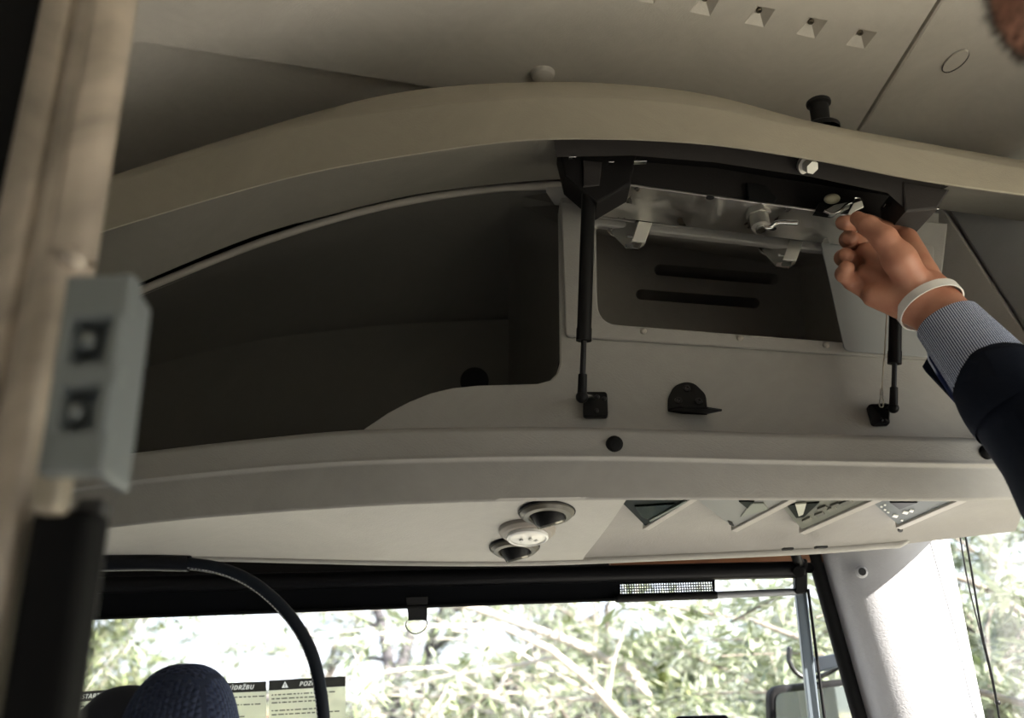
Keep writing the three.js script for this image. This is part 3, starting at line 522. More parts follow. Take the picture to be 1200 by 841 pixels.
// ------------------------------------------------------------------ gas struts, lanyard, brackets
{
  const strut = (label, top, mid, rodEnd, ball, Dt, Db, r, brPx, brPl) => {
    const g = thing('gas_strut', label, 'gas strut', 'gas struts holding the lid', PA(...ball));
    const pt = at(...top, Dt), pe = at(...ball, Db), ax = pe.clone().sub(pt), L = ax.length(), y = (w) => (w - top[1]) / (ball[1] - top[1]);
    const P = (w) => pt.clone().addScaledVector(ax, y(w));
    part('cylinder', merge([rod(pt, P(mid), r, r, 24), rod(P(mid - 14), P(mid), r * 1.08, r * 1.08, 24)]), M.black, g);
    part('rod', rod(P(mid), P(rodEnd), r * 0.4, r * 0.4, 16), M.blackSteel, g);
    part('end_fitting', merge([rod(P(rodEnd), P(ball[1]), r * 0.62, r * 0.66, 18), ballGeo(pe, r * 0.85)]), M.black, g);
    part('top_fitting', merge([rod(P(top[1] - 26), P(top[1] + 2), r * 0.8, r * 0.95, 16), ballGeo(P(top[1] - 24), r * 0.8)]), M.frame, g);
    const br = part('mounting_bracket', clean(plate(brPx.map(([u, v, o]) => PA(u, v, o ?? 0.012)), 0.010, 0.0015)), M.black, g);
    return [g, pe];
  };
  const [g1, e1] = strut('long gas strut beside the open bin with a square lower bracket', [690, 222], 402, 440, [682, 465], 0.985, 1.018, 0.0092, roundPx([[684, 459], [711, 459], [712, 487], [684, 487]], 4), plA);
  part('stud', rod(e1, PA(695, 466, 0.01), 0.004), M.steel, g1);
  for (const [u, v] of [[700, 465], [708, 467], [699, 481]]) part('screw', ballGeo(PA(u, v, 0.0125), 0.0032, 1, 1, 0.5, 10, 6), M.blackSteel, g1);
  const [g2, e2] = strut('long gas strut beside the grey cover plate with a triangular lower bracket', [1052, 262], 428, 455, [1047, 478], 0.985, 1.015, 0.0078, roundPx([[1018, 474], [1040, 472], [1043, 496], [1024, 496]], 3), plA);
  part('bracket_web', clean(plate([PA(1020, 474, 0.013), PA(1042, 474, 0.03), PA(1041, 494, 0.013)], 0.003, 0.0005)), M.black, g2);
  part('stud', rod(e2, PA(1036, 480, 0.012), 0.004), M.steel, g2);
  for (const [u, v] of [[1033, 492], [1039, 492]]) part('screw', ballGeo(PA(u, v, 0.013), 0.0026, 1, 1, 0.5, 10, 6), M.blackSteel, g2);
  // upper clevises hanging from the lid frame
  part('clevis', merge([clean(plate([[684, 188], [705, 190], [702, 216], [684, 218]].map(([u, v]) => at(u, v, 0.972)), 0.004, 0.001)), rod(at(679, 216, 0.98), at(706, 220, 0.98), 0.003)]), M.frame, g1);
  part('clevis', merge([clean(plate([[1040, 242], [1057, 245], [1056, 262], [1042, 262]].map(([u, v]) => at(u, v, 0.972)), 0.004, 0.001))]), M.black, g2);

  const ln = thing('wire_lanyard', 'thin steel wire lanyard with crimped loop beside the strut', 'wire', null, at(1033, 470, 1.03));
  part('wire', tube([at(1041, 300, 0.99), at(1039, 372, 1.0), at(1036, 420, 1.01), at(1033.5, 457, 1.02)], 0.0009, 40, 6), plain(0.55, 0.5, 0.42, 0.35, 0.8), ln);
  part('ferrule', rod(at(1033.4, 456, 1.02), at(1033, 463, 1.021), 0.0022), M.zinc, ln);
  part('loop', tube([at(1033, 463, 1.021), at(1035.5, 469, 1.022), at(1034, 477, 1.024), at(1031, 476, 1.024), at(1031, 469, 1.022), at(1033, 463, 1.021)], 0.0009, 30, 6), M.zinc, ln);

  const st = thing('strike_bracket', 'black domed strike bracket with three screws on the inner panel', 'bracket', null, PA(808, 470));
  const dome = roundPx([[783, 481], [783, 466], [790, 452], [803, 447], [814, 449], [827, 462], [829, 485], [800, 484]], [1, 4, 6, 6, 6, 5, 1, 2]);
  part('back_plate', clean(pxPlate(dome, plA, 0.003, 0.0008, 0.0032)), M.black, st);
  const s = [PA(783, 481, 0.004), PA(829, 485, 0.004)];
  const ledge = [s[0], s[1], s[1].clone().add(V(0.012, -0.004, 0.026)), s[1].clone().add(V(-0.006, -0.003, 0.030)), s[0].clone().add(V(0.012, -0.003, 0.022))];
  part('ledge', clean(plate(ledge, 0.003, 0.0008, [], V(0, 0, 0))), M.black, st);
  for (const [u, v] of [[805, 455], [795, 469], [819, 470]]) { const p = PA(u, v, 0.0035); part('screw', lathe(p, p.clone().add(plA.n), [[0.0048, 0], [0.0045, 0.0018], [0.002, 0.0022], [0.0015, 0.001], [0, 0.001]], 16), M.blackSteel, st); }
  for (const [u, v, r, lab] of [[720, 520, 0.0105, 'domed black rubber buffer on the ledge below the square strut bracket'], [1156, 529, 0.0088, 'domed black rubber buffer at the end of the ledge by the sleeve']]) {
    const [vv, D] = R3(u), p = at(u, v, D - 0.006);
    const b = tag(part('rubber_buffer', lathe(p.clone().add(V(0, 0, -0.004)), p.clone().add(V(0, -0.16, 1).applyAxisAngle(V(0, 1, 0), 0)), [[r, 0], [r, 0.005], [r * 0.9, 0.008], [r * 0.6, 0.0105], [0, 0.0115]], 26), M.blackRubber, scene), lab, 'buffer', 'rubber buffers on the locker ledge');
  }
}
// ------------------------------------------------------------------ ceiling fittings
{
  nozPx.forEach((q, i) => {
    const c4 = q.map(([u, v]) => onH(u, v, HC)), c = c4.reduce((s, p) => s.addScaledVector(p, 0.25), V(0, 0, 0)), ap = c.clone().add(V(0, 0.016, 0));
    const labels = ['fifth', 'fourth', 'third', 'second'];
    const g = thing('air_nozzle', i === 4 ? 'small square sunken air nozzle next to the ceiling cove seam' : `small square sunken air nozzle, ${labels[i]} from the ceiling cove seam`, 'air nozzle', 'air nozzles in the ceiling row', c);
    const top = c4.map((p) => p.clone().lerp(ap, 0.80).setY(c.y + 0.013));
    const pos = []; for (let k = 0; k < 4; k++) { const a = c4[k], b = c4[(k + 1) % 4], d = top[(k + 1) % 4], e = top[k]; pos.push(...[a, b, d, a, d, e].flatMap((p) => p.toArray())); }
    pos.push(...[top[0], top[1], top[2], top[0], top[2], top[3]].flatMap((p) => p.toArray()));
    const geo = new THREE.BufferGeometry(); geo.setAttribute('position', new THREE.Float32BufferAttribute(pos, 3)); geo.computeVertexNormals(); setUV(geo);
    part('pocket', geo, M.head, g);
    part('jet', lathe(c.clone().add(V(0, 0.014, 0)), c.clone().add(V(0, -1, 0)), [[0.0042, 0], [0.0042, 0.005], [0.0034, 0.006], [0.0026, 0.005], [0.0024, 0.001], [0, 0.001]], 16), plain(0.12, 0.1, 0.07, 0.4), g);
  });
  const p = onH(636, 86, HC);
  tag(part('ceiling_plug', lathe(p.clone().add(V(0, 0.001, 0)), p.clone().add(V(0, -1, 0)), [[0.0185, 0], [0.0185, 0.003], [0.016, 0.008], [0.01, 0.0115], [0, 0.0125]], 28), M.head, scene), 'round domed beige plug in the ceiling above the lid', 'plug');
}
// ------------------------------------------------------------------ roller blind
{
  const g = thing('roller_blind', 'black roller sun blind across the top of the windscreen', 'blind');
  const D = 1.31;
  part('cassette', merge([rod(at(-80, 690, D + 0.02), at(941, 667, D), 0.0125, 0.0125, 20)]), plain(0.006, 0.006, 0.007, 0.35, 0, { specularIntensity: 0.35 }), g);
  const plB = planeOf(at(0, 700, D + 0.02), at(900, 680, D), at(900, 760, D));
  const win = [[727, 684], [834, 681], [835, 693], [727, 697]];
  part('fabric', clean(pxPlate([[-80, 690], [300, 682], [838, 668], [838, 698], [725, 701], [300, 716], [-80, 730]], plB, 0.0012, 0, 0, [win])), plain(0.004, 0.0045, 0.006, 0.8, 0, { specularIntensity: 0.15 }), g);
  const perf = tex(64, (x, y) => (Math.hypot((x * 8) % 1 - 0.5, (y * 8) % 1 - 0.5) < 0.33 ? 0 : 1));
  const pt = rep(perf, 34);
  part('mesh_window', clean(pxPlate(win, plB, 0.0008, 0, 0)), new THREE.MeshStandardMaterial({ color: C(0.02, 0.02, 0.02), roughness: 0.8, alphaMap: pt, alphaTest: 0.5, side: THREE.DoubleSide }), g);
  part('hem_sleeve', capTube([at(724, 701, D), at(838, 697, D)], 0.0062, 4, 10), M.black, g);
  part('hem_edge', rod(at(-80, 731, D + 0.02), at(724, 702, D), 0.0025), M.blackRubber, g);
  part('hem_bar', merge([rod(at(838, 697, D), at(938, 693, D), 0.0052)]), plain(0.22, 0.23, 0.25, 0.35, 0.5), g);
  part('upper_bar', rod(at(836, 675, D + 0.006), at(940, 671, D + 0.006), 0.004), M.black, g);
  part('pull_tab', clean(pxPlate([[476, 700], [501, 699], [500, 726], [479, 727]], plB, 0.0016, 0.0004, 0.003)), plain(0.008, 0.008, 0.01, 0.7), g);
  part('pull_ring', tube([[477, 727], [475.5, 732], [478, 738], [484, 742], [490, 742], [496, 739], [500, 733], [499.5, 727], [488, 726], [478, 726.5]].map(([u, v]) => onPl(u, v, plB, 0.003)), 0.0011, 40, 8), M.steel, g);
  const br = part('end_bracket', merge([capTube([at(930, 641, D - 0.02), at(934, 655, D - 0.015), at(940, 662, D)], 0.0075, 12, 10), clean(pxPlate(roundPx([[932, 656], [946, 655], [946, 694], [933, 695]], 3), plB, 0.014, 0.002, 0.008)), rod(at(936, 670, D - 0.02), at(936, 670, D + 0.02), 0.008)]), M.black, g);
  part('pulley', lathe(at(948, 665, D - 0.015), at(948, 665, D + 0.1), [[0.008, 0], [0.008, 0.002], [0.006, 0.004], [0.008, 0.006], [0.008, 0.008], [0, 0.008]], 20), M.blackSteel, g);
  part('guide_rail', clean(pxPlate([[933, 694], [945, 693], [963, 860], [951, 862]], plB, 0.010, 0.0015, 0.002)), plain(0.16, 0.19, 0.22, 0.3, 0.6), g);
  part('guide_cord', rod(at(947, 690, D - 0.01), at(969, 862, D - 0.01), 0.0022, 0.0022, 8), M.black, g);
  const hs = tag(part('trim', slabX(0.15, 0.52, EYE + 0.150, EYE + 0.168, -DWIN + 0.02, -DWIN - 0.01, 0.002), plain(0.2, 0.085, 0.04, 0.45), scene), 'brown strip under the header behind the blind', 'trim', null, 'structure'); hs.name = 'trim_6';
  // two cords at the side window
  const cd = thing('window_cord', 'pair of thin dark cords hanging across the side window', 'cord', null, onX(1140, 720, XR - 0.01));
  const c1 = [[1122, 610], [1134, 680], [1150, 745], [1162, 795], [1176, 870]].map(([u, v]) => onX(u, v, XR - 0.012)), c2 = [[1128, 608], [1137, 660], [1151, 742], [1163, 795], [1176, 870]].map(([u, v]) => onX(u, v, XR - 0.016));
  part('cord', tube(c1, 0.0013, 40, 6), M.black, cd); part('cord', tube(c2, 0.0018, 40, 6), M.black, cd);
  part('bead', ballGeo(onX(1169, 823, XR - 0.014), 0.004), M.black, cd);
}
// ------------------------------------------------------------------ warning sheet on the windscreen
{
  const plS = { p: W(0, 0, DWIN + 0.04), n: V(0, 0, 1) };
  const mk = (label, px, w, h, draw) => {
    const cv = document.createElement('canvas'); cv.width = w; cv.height = h; const x = cv.getContext('2d'); x.fillStyle = '#dfe0c4'; x.fillRect(0, 0, w, h); draw(x, w, h);
    const t = new THREE.CanvasTexture(cv); t.colorSpace = THREE.SRGBColorSpace;
    const [a, b, c, d] = px.map(([u, v]) => onPl(u, v, plS));
    const g = new THREE.BufferGeometry(); g.setAttribute('position', new THREE.Float32BufferAttribute([a, b, c, d].flatMap((p) => p.toArray()), 3)); g.setAttribute('uv', new THREE.Float32BufferAttribute([0, 1, 1, 1, 1, 0, 0, 0], 2)); g.setIndex([0, 3, 2, 0, 2, 1]); g.computeVertexNormals();
    const m = new THREE.MeshPhysicalMaterial({ map: t, roughness: 0.85, transmission: 0.55, thickness: 0, side: THREE.DoubleSide });
    tag(part('warning_sticker', g, m, scene), label, 'sticker', 'warning stickers on the windscreen');
  };
  const rnd = mulberry(4), lines = (x, w, y0, h) => { x.fillStyle = '#55564a'; for (let y = y0; y < h; y += 17) { if (rnd() < 0.15) continue; let p = 12; const e = w * (0.6 + 0.36 * rnd()); while (p < e) { const l = 6 + rnd() * 22; x.fillRect(p, y, l, 5); p += l + 6; } } };
  const head = (x, w, txt, dx, tri) => { x.fillStyle = '#2b2a26'; x.fillRect(0, 0, w, 44); x.fillStyle = '#e8e8e0'; x.font = 'italic bold 27px sans-serif'; x.fillText(txt, dx, 32); if (tri) { x.beginPath(); x.moveTo(tri, 36); x.lineTo(tri + 15, 8); x.lineTo(tri + 30, 36); x.closePath(); x.fill(); x.fillStyle = '#2b2a26'; x.fillRect(tri + 13.5, 18, 3, 10); x.fillRect(tri + 13.5, 30, 3, 3); } };
  mk('warning sticker headed NASTARTOVÁNÍ on the windscreen behind the headrest', [[58, 813], [190, 803], [190, 893], [58, 903]], 480, 330, (x, w, h) => { lines(x, w, 62, h); head(x, w, 'NASTARTOVÁNÍ', 96); });
  mk('warning sticker headed ÚDRŽBU between its two neighbours', [[194, 803], [312, 798], [312, 885], [194, 892]], 430, 320, (x, w, h) => { lines(x, w, 62, h); head(x, w, 'ÚDRŽBU', 270); });
  mk('warning sticker with triangle and heading POZOR', [[315, 797], [405, 792], [405, 880], [315, 885]], 330, 320, (x, w, h) => { lines(x, w, 62, h); head(x, w, 'POZOR', 130, 55); });
}
// ------------------------------------------------------------------ grab rail and seat
{
  const D = 1.0;
  const px = [[-140, 900], [-142, 760], [-125, 700], [-85, 668], [40, 661], [110, 660], [170, 659], [222, 660], [258, 666], [292, 680], [322, 703], [348, 733], [366, 768], [375, 806], [380, 850], [382, 900]];
  const pts = px.map(([u, v]) => at(u, v, D));
  const a = pts[0].clone().setY(0.0), b = pts[pts.length - 1].clone().setY(0.0);
  const g = thing('grab_rail', 'black covered grab rail curving down in front of the windscreen', 'rail', null, V(b.x, 0, b.z));
  part('tube', tube([a, ...pts, b], 0.0055, 160, 14), M.black, g);
  const sub = pts.slice(7, 16);
  part('stitched_cover', tube(sub, 0.0070, 90, 16), plain(0.007, 0.010, 0.016, 0.5, 0, { specularIntensity: 0.4 }), g);
  part('smooth_cover', tube([...pts.slice(4, 8)], 0.0092, 30, 16), plain(0.007, 0.008, 0.012, 0.45, 0, { specularIntensity: 0.4 }), g);
  // stitches along the inner edge
  const cur = new THREE.CatmullRomCurve3(sub, false, 'centripetal'), L = cur.getLength(), n = Math.floor(L / 0.0042), list = [], ctr = at(240, 820, D);
  for (let i = 0; i < n; i++) { const t = (i + 0.5) / n, p = cur.getPointAt(t), tg = cur.getTangentAt(t), w = ctr.clone().sub(p); w.addScaledVector(tg, -w.dot(tg)).normalize(); const o = w.multiplyScalar(0.75).add(V(0, 0, 0.66)).normalize(); const c = p.clone().addScaledVector(o, 0.0070); const s = new THREE.CapsuleGeometry(0.0006, 0.0018, 2, 5); s.applyMatrix4(frameOf(c, c.clone().add(tg)).setPosition(c)); list.push(s); }
  const st = part('stitching', merge(list), plain(0.35, 0.36, 0.38, 0.7), g); st.userData.kind = 'stuff';
}
{
  const D = 0.95, c = at(205, 860, D);
  const g = thing('driver_seat', 'dark blue driver seat with quilted headrest', 'seat', null, V(c.x - 0.03, 0, c.z));
  const quilt = tex(256, (x, y) => { const s = 6, a = (x * s) % 1, r = Math.floor(x * s), b = ((y * s) + (r % 2) * 0.5) % 1; return Math.pow(Math.max(0, Math.sin(a * Math.PI)) * Math.max(0, Math.sin(b * Math.PI)), 0.6); });
  const qm = new THREE.MeshPhysicalMaterial({ color: C(0.012, 0.022, 0.06), roughness: 0.8, sheen: 0.6, sheenRoughness: 0.5, sheenColor: C(0.12, 0.2, 0.5), bumpMap: rep(quilt, 26), bumpScale: 0.0022, side: THREE.DoubleSide });
  const blob = (cx, cy, cz, sx, sy, sz, e) => { const s = new THREE.SphereGeometry(1, 48, 32), p = s.attributes.position; for (let i = 0; i < p.count; i++) { const f = (q) => Math.sign(q) * Math.pow(Math.abs(q), e); p.setXYZ(i, cx + sx * f(p.getX(i)), cy + sy * f(p.getY(i)), cz + sz * f(p.getZ(i))); } s.computeVertexNormals(); return setUV(clean(mergeVertices(s))); };
  const t = at(217, 777, D);
  part('headrest', blob(t.x + 0.002, t.y - 0.115, t.z, 0.060, 0.115, 0.062, 0.8), qm, g);
  part('headrest_wing', blob(t.x - 0.062, t.y - 0.138, t.z - 0.015, 0.062, 0.118, 0.06, 0.85), plain(0.008, 0.011, 0.022, 0.75), g);
  part('backrest', blob(t.x - 0.05, t.y - 0.55, t.z, 0.17, 0.36, 0.08, 0.6), qm, g);
  part('cushion', blob(t.x - 0.05, 0.46, t.z - 0.08, 0.18, 0.09, 0.19, 0.6), qm, g);
  part('pedestal', slabX(t.x - 0.18, t.x + 0.08, 0.035, 0.4, t.z - 0.22, t.z + 0.04, 0.02), M.black, g);
}
// ------------------------------------------------------------------ foreground door post with keeper
{
  const D = 0.40;
  const pr = at(125, 135, D), xr = pr.x, zr = pr.z, w = 0.056;
  const g = thing('door_post', 'worn beige metal door post close to the lens', 'post', null, V(xr - w / 2, 0, zr));
  M.postMetal = new THREE.MeshPhysicalMaterial({ color: C(0.66, 0.60, 0.53), roughness: 0.34, metalness: 0.25, roughnessMap: null, map: rep(tex(256, (x, y) => { const n = 0.85 + 0.3 * tileNoise(x * 1, y * 1, 7, 4); return [n, n * 0.97, n * 0.93]; }, true), 3), side: THREE.DoubleSide });
  // plan profile of the post with two flutes
  const prof = [[-w, -0.012], [-w + 0.004, -0.003], [-w + 0.012, 0.001], [-w + 0.022, 0.002], [-w + 0.026, -0.002], [-w + 0.030, 0.003], [-w + 0.038, 0.006], [-0.010, 0.004], [-0.003, -0.001], [0, -0.009], [0, -0.03], [-w, -0.03]];
  const mkRows = (y0, y1, n, pr2) => Array.from({ length: n + 1 }, (_, j) => { const y = y0 + (y1 - y0) * j / n; const pts = pr2.map(([x, z]) => V(xr + x, y, zr + z)); return [...new THREE.CatmullRomCurve3(pts, true, 'centripetal').getPoints(70)]; });
  const yTop = CEIL, yMid = at(98, 300, D).y;
  part('column', loft(mkRows(0, yTop, 4, prof.map(([x, z]) => [x < -0.011 ? x : -0.011 + (x + 0.011) * 0.2, z])), 0.6), M.postMetal, g);
  part('edge_cap', loft(mkRows(yMid, yTop, 3, [[-0.014, 0.008], [-0.006, 0.006], [0.0, 0], [0.001, -0.012], [-0.014, -0.012]]), 0.7), M.postMetal, g);
  part('cap_end', ballGeo(V(xr - 0.007, yMid, zr - 0.002), 0.0085, 1, 0.9, 1.1), M.postMetal, g);
  part('gasket', slabX(xr - w - 0.045, xr - w + 0.002, 0.0, CEIL, zr - 0.045, zr - 0.012, 0.006), M.blackRubber, g);
  // lower door edge: black seal and grey strip
  const q = at(55, 720, D), r = at(92, 720, D + 0.02);
  part('lower_seal', slabX(q.x - 0.014, q.x + 0.015, 0, at(60, 596, D).y, q.z - 0.02, q.z + 0.004, 0.006), M.blackRubber, g);
  part('lower_strip', slabX(r.x - 0.007, r.x + 0.007, 0, at(90, 575, D).y, r.z - 0.006, r.z + 0.006, 0.003), plain(0.05, 0.05, 0.05, 0.5), g);
  const s = at(62, 575, D - 0.01);
  part('striker_block', box(V(s.x, s.y, s.z), 0.014, 0.022, 0.014, 0.004), plain(0.42, 0.37, 0.29, 0.4, 0.4), g);
  // keeper: back plate, cheek and three shelves make two pockets
  const D2 = 0.375, k = thing('door_keeper', 'grey steel door keeper block with two screw pockets on the post', 'keeper', null, at(100, 450, D2));
  const plK = planeOf(at(80, 330, D2), at(45, 550, D2 - 0.003), at(145, 330, D2));
  const km = plain(0.24, 0.262, 0.262, 0.4, 0.4);
  const KP = (u, v, o = 0) => onPl(u, v, plK, o);
  part('back_plate', clean(plate([[80, 325], [150, 322], [118, 550], [44, 552]].map(([u, v]) => KP(u, v, -0.014)), 0.004, 0.001)), km, k);
  part('side_flange', clean(plate([[80, 325], [90, 325], [57, 552], [44, 552]].map(([u, v]) => KP(u, v)), 0.014, 0.0012)), km, k);
  for (const [a, b] of [[[[86, 324], [152, 322], [146, 368], [80, 372]]], [[[71, 428], [137, 426], [133, 448], [67, 452]]], [[[56, 507], [124, 506], [118, 549], [48, 551]]]].map((x) => [x[0], 0])) part('shelf', clean(plate(a.map(([u, v]) => KP(u, v)), 0.014, 0.002)), km, k);
  part('cheek', clean(plate([KP(150, 322, 0.0), at(178, 364, D2 + 0.02), at(151, 574, D2 + 0.02), KP(116, 549, 0)], 0.006, 0.0015)), km, k);
  for (const [u, v] of [[100, 400], [84, 484]]) part('screw', ballGeo(KP(u, v, -0.008), 0.0062, 1, 1, 0.6), plain(0.25, 0.27, 0.27, 0.35, 0.9), k);
}
// ------------------------------------------------------------------ the person
function smin(a, b, k) { const h = Math.max(k - Math.abs(a - b), 0) / k; return Math.min(a, b) - h * h * k * 0.25; }
function capsule(px, py, pz, b) {
  const [A, Bq, ra, rb] = b, bax = Bq.x - A.x, bay = Bq.y - A.y, baz = Bq.z - A.z, pax = px - A.x, pay = py - A.y, paz = pz - A.z;
  const t = Math.max(0, Math.min(1, (pax * bax + pay * bay + paz * baz) / Math.max(1e-9, bax * bax + bay * bay + baz * baz)));
  return Math.hypot(pax - bax * t, pay - bay * t, paz - baz * t) - (ra + (rb - ra) * t);
}
function sdfMesh(groups, c, half, res, extra) {       // groups: [{bones, k}] joined with a smooth minimum of kk
  const mc = new MarchingCubes(res, M.white, false, false, 400000); mc.isolation = 0; mc.reset();
  const hs = res / 2;
  for (let z = 0; z < res; z++) for (let y = 0; y < res; y++) for (let x = 0; x < res; x++) {
    const px = c.x + (x - hs) / hs * half, py = c.y + (y - hs) / hs * half, pz = c.z + (z - hs) / hs * half;
    let d = 1e3;
    for (const G of groups) { let e = 1e3; for (const b of G.bones) e = smin(e, capsule(px, py, pz, b), G.k); d = smin(d, e, G.join ?? 0.01); }
    if (extra) d = extra(px, py, pz, d);
    mc.field[x + y * res + z * res * res] = -d / half;
  }
  mc.update();
  const n = mc.count, pos = new Float32Array(n * 3), nor = new Float32Array(n * 3);
  for (let i = 0; i < n * 3; i += 3) { for (let q = 0; q < 3; q++) { pos[i + q] = mc.positionArray[i + q] * half + [c.x, c.y, c.z][q]; nor[i + q] = mc.normalArray[i + q]; } const l = Math.hypot(nor[i], nor[i + 1], nor[i + 2]) || 1; for (let q = 0; q < 3; q++) nor[i + q] /= l; }
  const g = new THREE.BufferGeometry(); g.setAttribute('position', new THREE.BufferAttribute(pos, 3)); g.setAttribute('normal', new THREE.BufferAttribute(nor, 3));
  return setUV(g);
}
{
  const wrist = at(1092, 352, 0.93), elbow = at(1283, 575, 0.82), shoulder = W(0.505, 0.14, 0.52);
  const neck = W(0.435, 0.195, 0.34), head = W(0.356, 0.432, 0.33), chest = W(0.56, -0.06, 0.34), hip = W(0.64, -0.40, 0.33);
  const right = V(0.2, 0, -0.98), fwd = V(-0.98, 0, -0.2);
  const lsh = neck.clone().addScaledVector(right, -0.17).add(V(0, -0.06, 0)), lel = lsh.clone().add(V(-0.01, -0.29, 0.03)), lwr = lel.clone().add(V(0.02, -0.25, -0.05)).addScaledVector(fwd, 0.02);
  const g = thing('person', 'person in navy jacket and striped shirt reaching up to pinch a latch', 'person', null, V(hip.x, 0, hip.z));
  // --- hand
  const H = (u, v, D) => at(u, v, D);
  const fing = {
    index: [H(1060, 279, 0.965), H(1021, 263, 0.975), H(1002, 260, 0.957), H(988, 261, 0.945)],
    middle: [H(1045, 302, 0.970), H(1009, 284, 0.976), H(994, 281, 0.958), H(996, 279, 0.941)],
    ring: [H(1033, 324, 0.968), H(1002, 305, 0.972), H(988, 302, 0.956), H(991, 299, 0.939)],
    little: [H(1022, 344, 0.958), H(999, 330, 0.962), H(989, 321, 0.949), H(992, 314, 0.936)],
  };
  const rad = { index: [0.0125, 0.0112, 0.0104, 0.0092], middle: [0.0125, 0.0114, 0.0106, 0.0096], ring: [0.0122, 0.0112, 0.0104, 0.0094], little: [0.0118, 0.0108, 0.0102, 0.0092] };
  const groups = [];
  const thumb = [H(1054, 304, 0.903), H(1036, 279, 0.897), H(1017, 264, 0.905), H(1005, 256, 0.916)];
  const palm = { k: 0.010, join: 0.008, bones: [] };
  const ends = Object.values(fing).map((f) => f[0]);
  const wU = H(1086, 336, 0.935), wL = H(1078, 360, 0.932);
  ends.forEach((e, i) => palm.bones.push([(i < 2 ? wU : wL).clone(), e, 0.019, 0.0135]));
  palm.bones.push([H(1072, 362, 0.930), H(1024, 347, 0.943), 0.0180, 0.0135], [H(1070, 352, 0.925), H(1014, 320, 0.952), 0.014, 0.011], [H(1060, 325, 0.935), H(1014, 294, 0.955), 0.014, 0.0105]);
  palm.bones.push([H(1076, 338, 0.922), thumb[0], 0.0195, 0.0182], [H(1078, 318, 0.935), H(1062, 279, 0.952), 0.017, 0.0125]);
  palm.bones.push([wrist, elbow.clone().lerp(wrist, 0.55), 0.0235, 0.030], [H(1084, 345, 0.93), wrist, 0.024, 0.0235], [H(1098, 342, 0.93), H(1118, 366, 0.92), 0.015, 0.019], [H(1079, 362, 0.93), H(1099, 386, 0.92), 0.015, 0.019]);
  palm.bones.push([thumb[0], thumb[1], 0.0172, 0.0142]); groups.push(palm, { k: 0.005, join: 0.006, bones: [[thumb[1], thumb[2], 0.0142, 0.0118], [thumb[2], thumb[3], 0.0116, 0.0090]] });
  for (const k of Object.keys(fing)) { const f = fing[k], r = rad[k]; groups.push({ k: 0.003, join: 0.003, bones: [[f[0], f[1], r[0], r[1]], [f[1], f[2], r[1] * 1.0, r[2]], [f[2], f[3], r[2], r[3]]] }); }
  const hand = sdfMesh(groups, H(1040, 315, 0.945), 0.105, 96, (x, y, z, d) => d + 0.0003 * perlin.noise(x * 70, y * 70, z * 70));
  // --- head
  const hf = V(-0.35, 0.1, -0.93).normalize(), hr = hf.clone().cross(V(0, 1, 0)).normalize(), hu = hr.clone().cross(hf);
  const hp = (r, u, f) => head.clone().addScaledVector(hr, r).addScaledVector(hu, u).addScaledVector(hf, f);
  const headG = [{ k: 0.03, join: 0.02, bones: [[hp(0, 0.045, -0.02), hp(0, 0.045, 0.02), 0.082, 0.076], [hp(0, 0.0, 0.03), hp(0, -0.07, 0.055), 0.062, 0.045], [hp(-0.03, -0.05, 0.0), hp(-0.012, -0.085, 0.055), 0.04, 0.028], [hp(0.03, -0.05, 0.0), hp(0.012, -0.085, 0.055), 0.04, 0.028], [hp(0, -0.05, -0.02), neck, 0.055, 0.058]] },
    { k: 0.008, join: 0.012, bones: [[hp(0, 0.025, 0.09), hp(0, -0.015, 0.112), 0.009, 0.014], [hp(-0.04, 0.035, 0.08), hp(0.04, 0.035, 0.08), 0.012, 0.012], [hp(-0.018, -0.045, 0.094), hp(0.018, -0.045, 0.094), 0.008, 0.008]] },
    { k: 0.006, join: 0.006, bones: [[hp(-0.078, 0.02, -0.005), hp(-0.076, -0.03, 0.0), 0.014, 0.009], [hp(0.078, 0.02, -0.005), hp(0.076, -0.03, 0.0), 0.014, 0.009]] }];
  const headGeo = sdfMesh(headG, head.clone().add(V(0, -0.03, 0)), 0.2, 72);
  // --- rest of the body, one field
  const leg = (s) => [[hip.clone().addScaledVector(right, s * 0.09), V(hip.x, 0.48, hip.z).addScaledVector(right, s * 0.10).addScaledVector(fwd, 0.02), 0.085, 0.058], [V(hip.x, 0.48, hip.z).addScaledVector(right, s * 0.10).addScaledVector(fwd, 0.02), V(hip.x, 0.08, hip.z).addScaledVector(right, s * 0.10), 0.056, 0.04]];
  const torso = [[neck.clone().add(V(0, -0.08, 0)), chest, 0.10, 0.125], [chest, hip, 0.125, 0.12], [neck.clone().add(V(0, -0.04, 0)), shoulder, 0.06, 0.062], [neck.clone().add(V(0, -0.04, 0)), lsh, 0.06, 0.06], [hip.clone().addScaledVector(right, -0.07), hip.clone().addScaledVector(right, 0.07), 0.10, 0.10]];
  const arms = [[shoulder, elbow, 0.05, 0.042], [elbow, wrist.clone().lerp(elbow, 0.3), 0.042, 0.032], [lsh, lel, 0.05, 0.04], [lel, lwr, 0.04, 0.028], [lwr, lwr.clone().add(V(0, -0.09, 0)), 0.03, 0.024], [lwr.clone().add(V(0, -0.09, 0)), lwr.clone().add(V(0, -0.16, 0)), 0.02, 0.012]];
  const core = sdfMesh([{ k: 0.05, join: 0.03, bones: [...torso, ...leg(1), ...leg(-1), [neck, hp(0, -0.05, -0.02), 0.058, 0.055]] }, { k: 0.02, join: 0.03, bones: arms }], V(hip.x + 0.02, 0.9, -0.55), 0.98, 112);
  M.skin = new THREE.MeshPhysicalMaterial({ color: C(0.43, 0.205, 0.132), roughness: 0.5, vertexColors: true, side: THREE.DoubleSide });
  const bodyGeo = merge([core, headGeo, hand]);
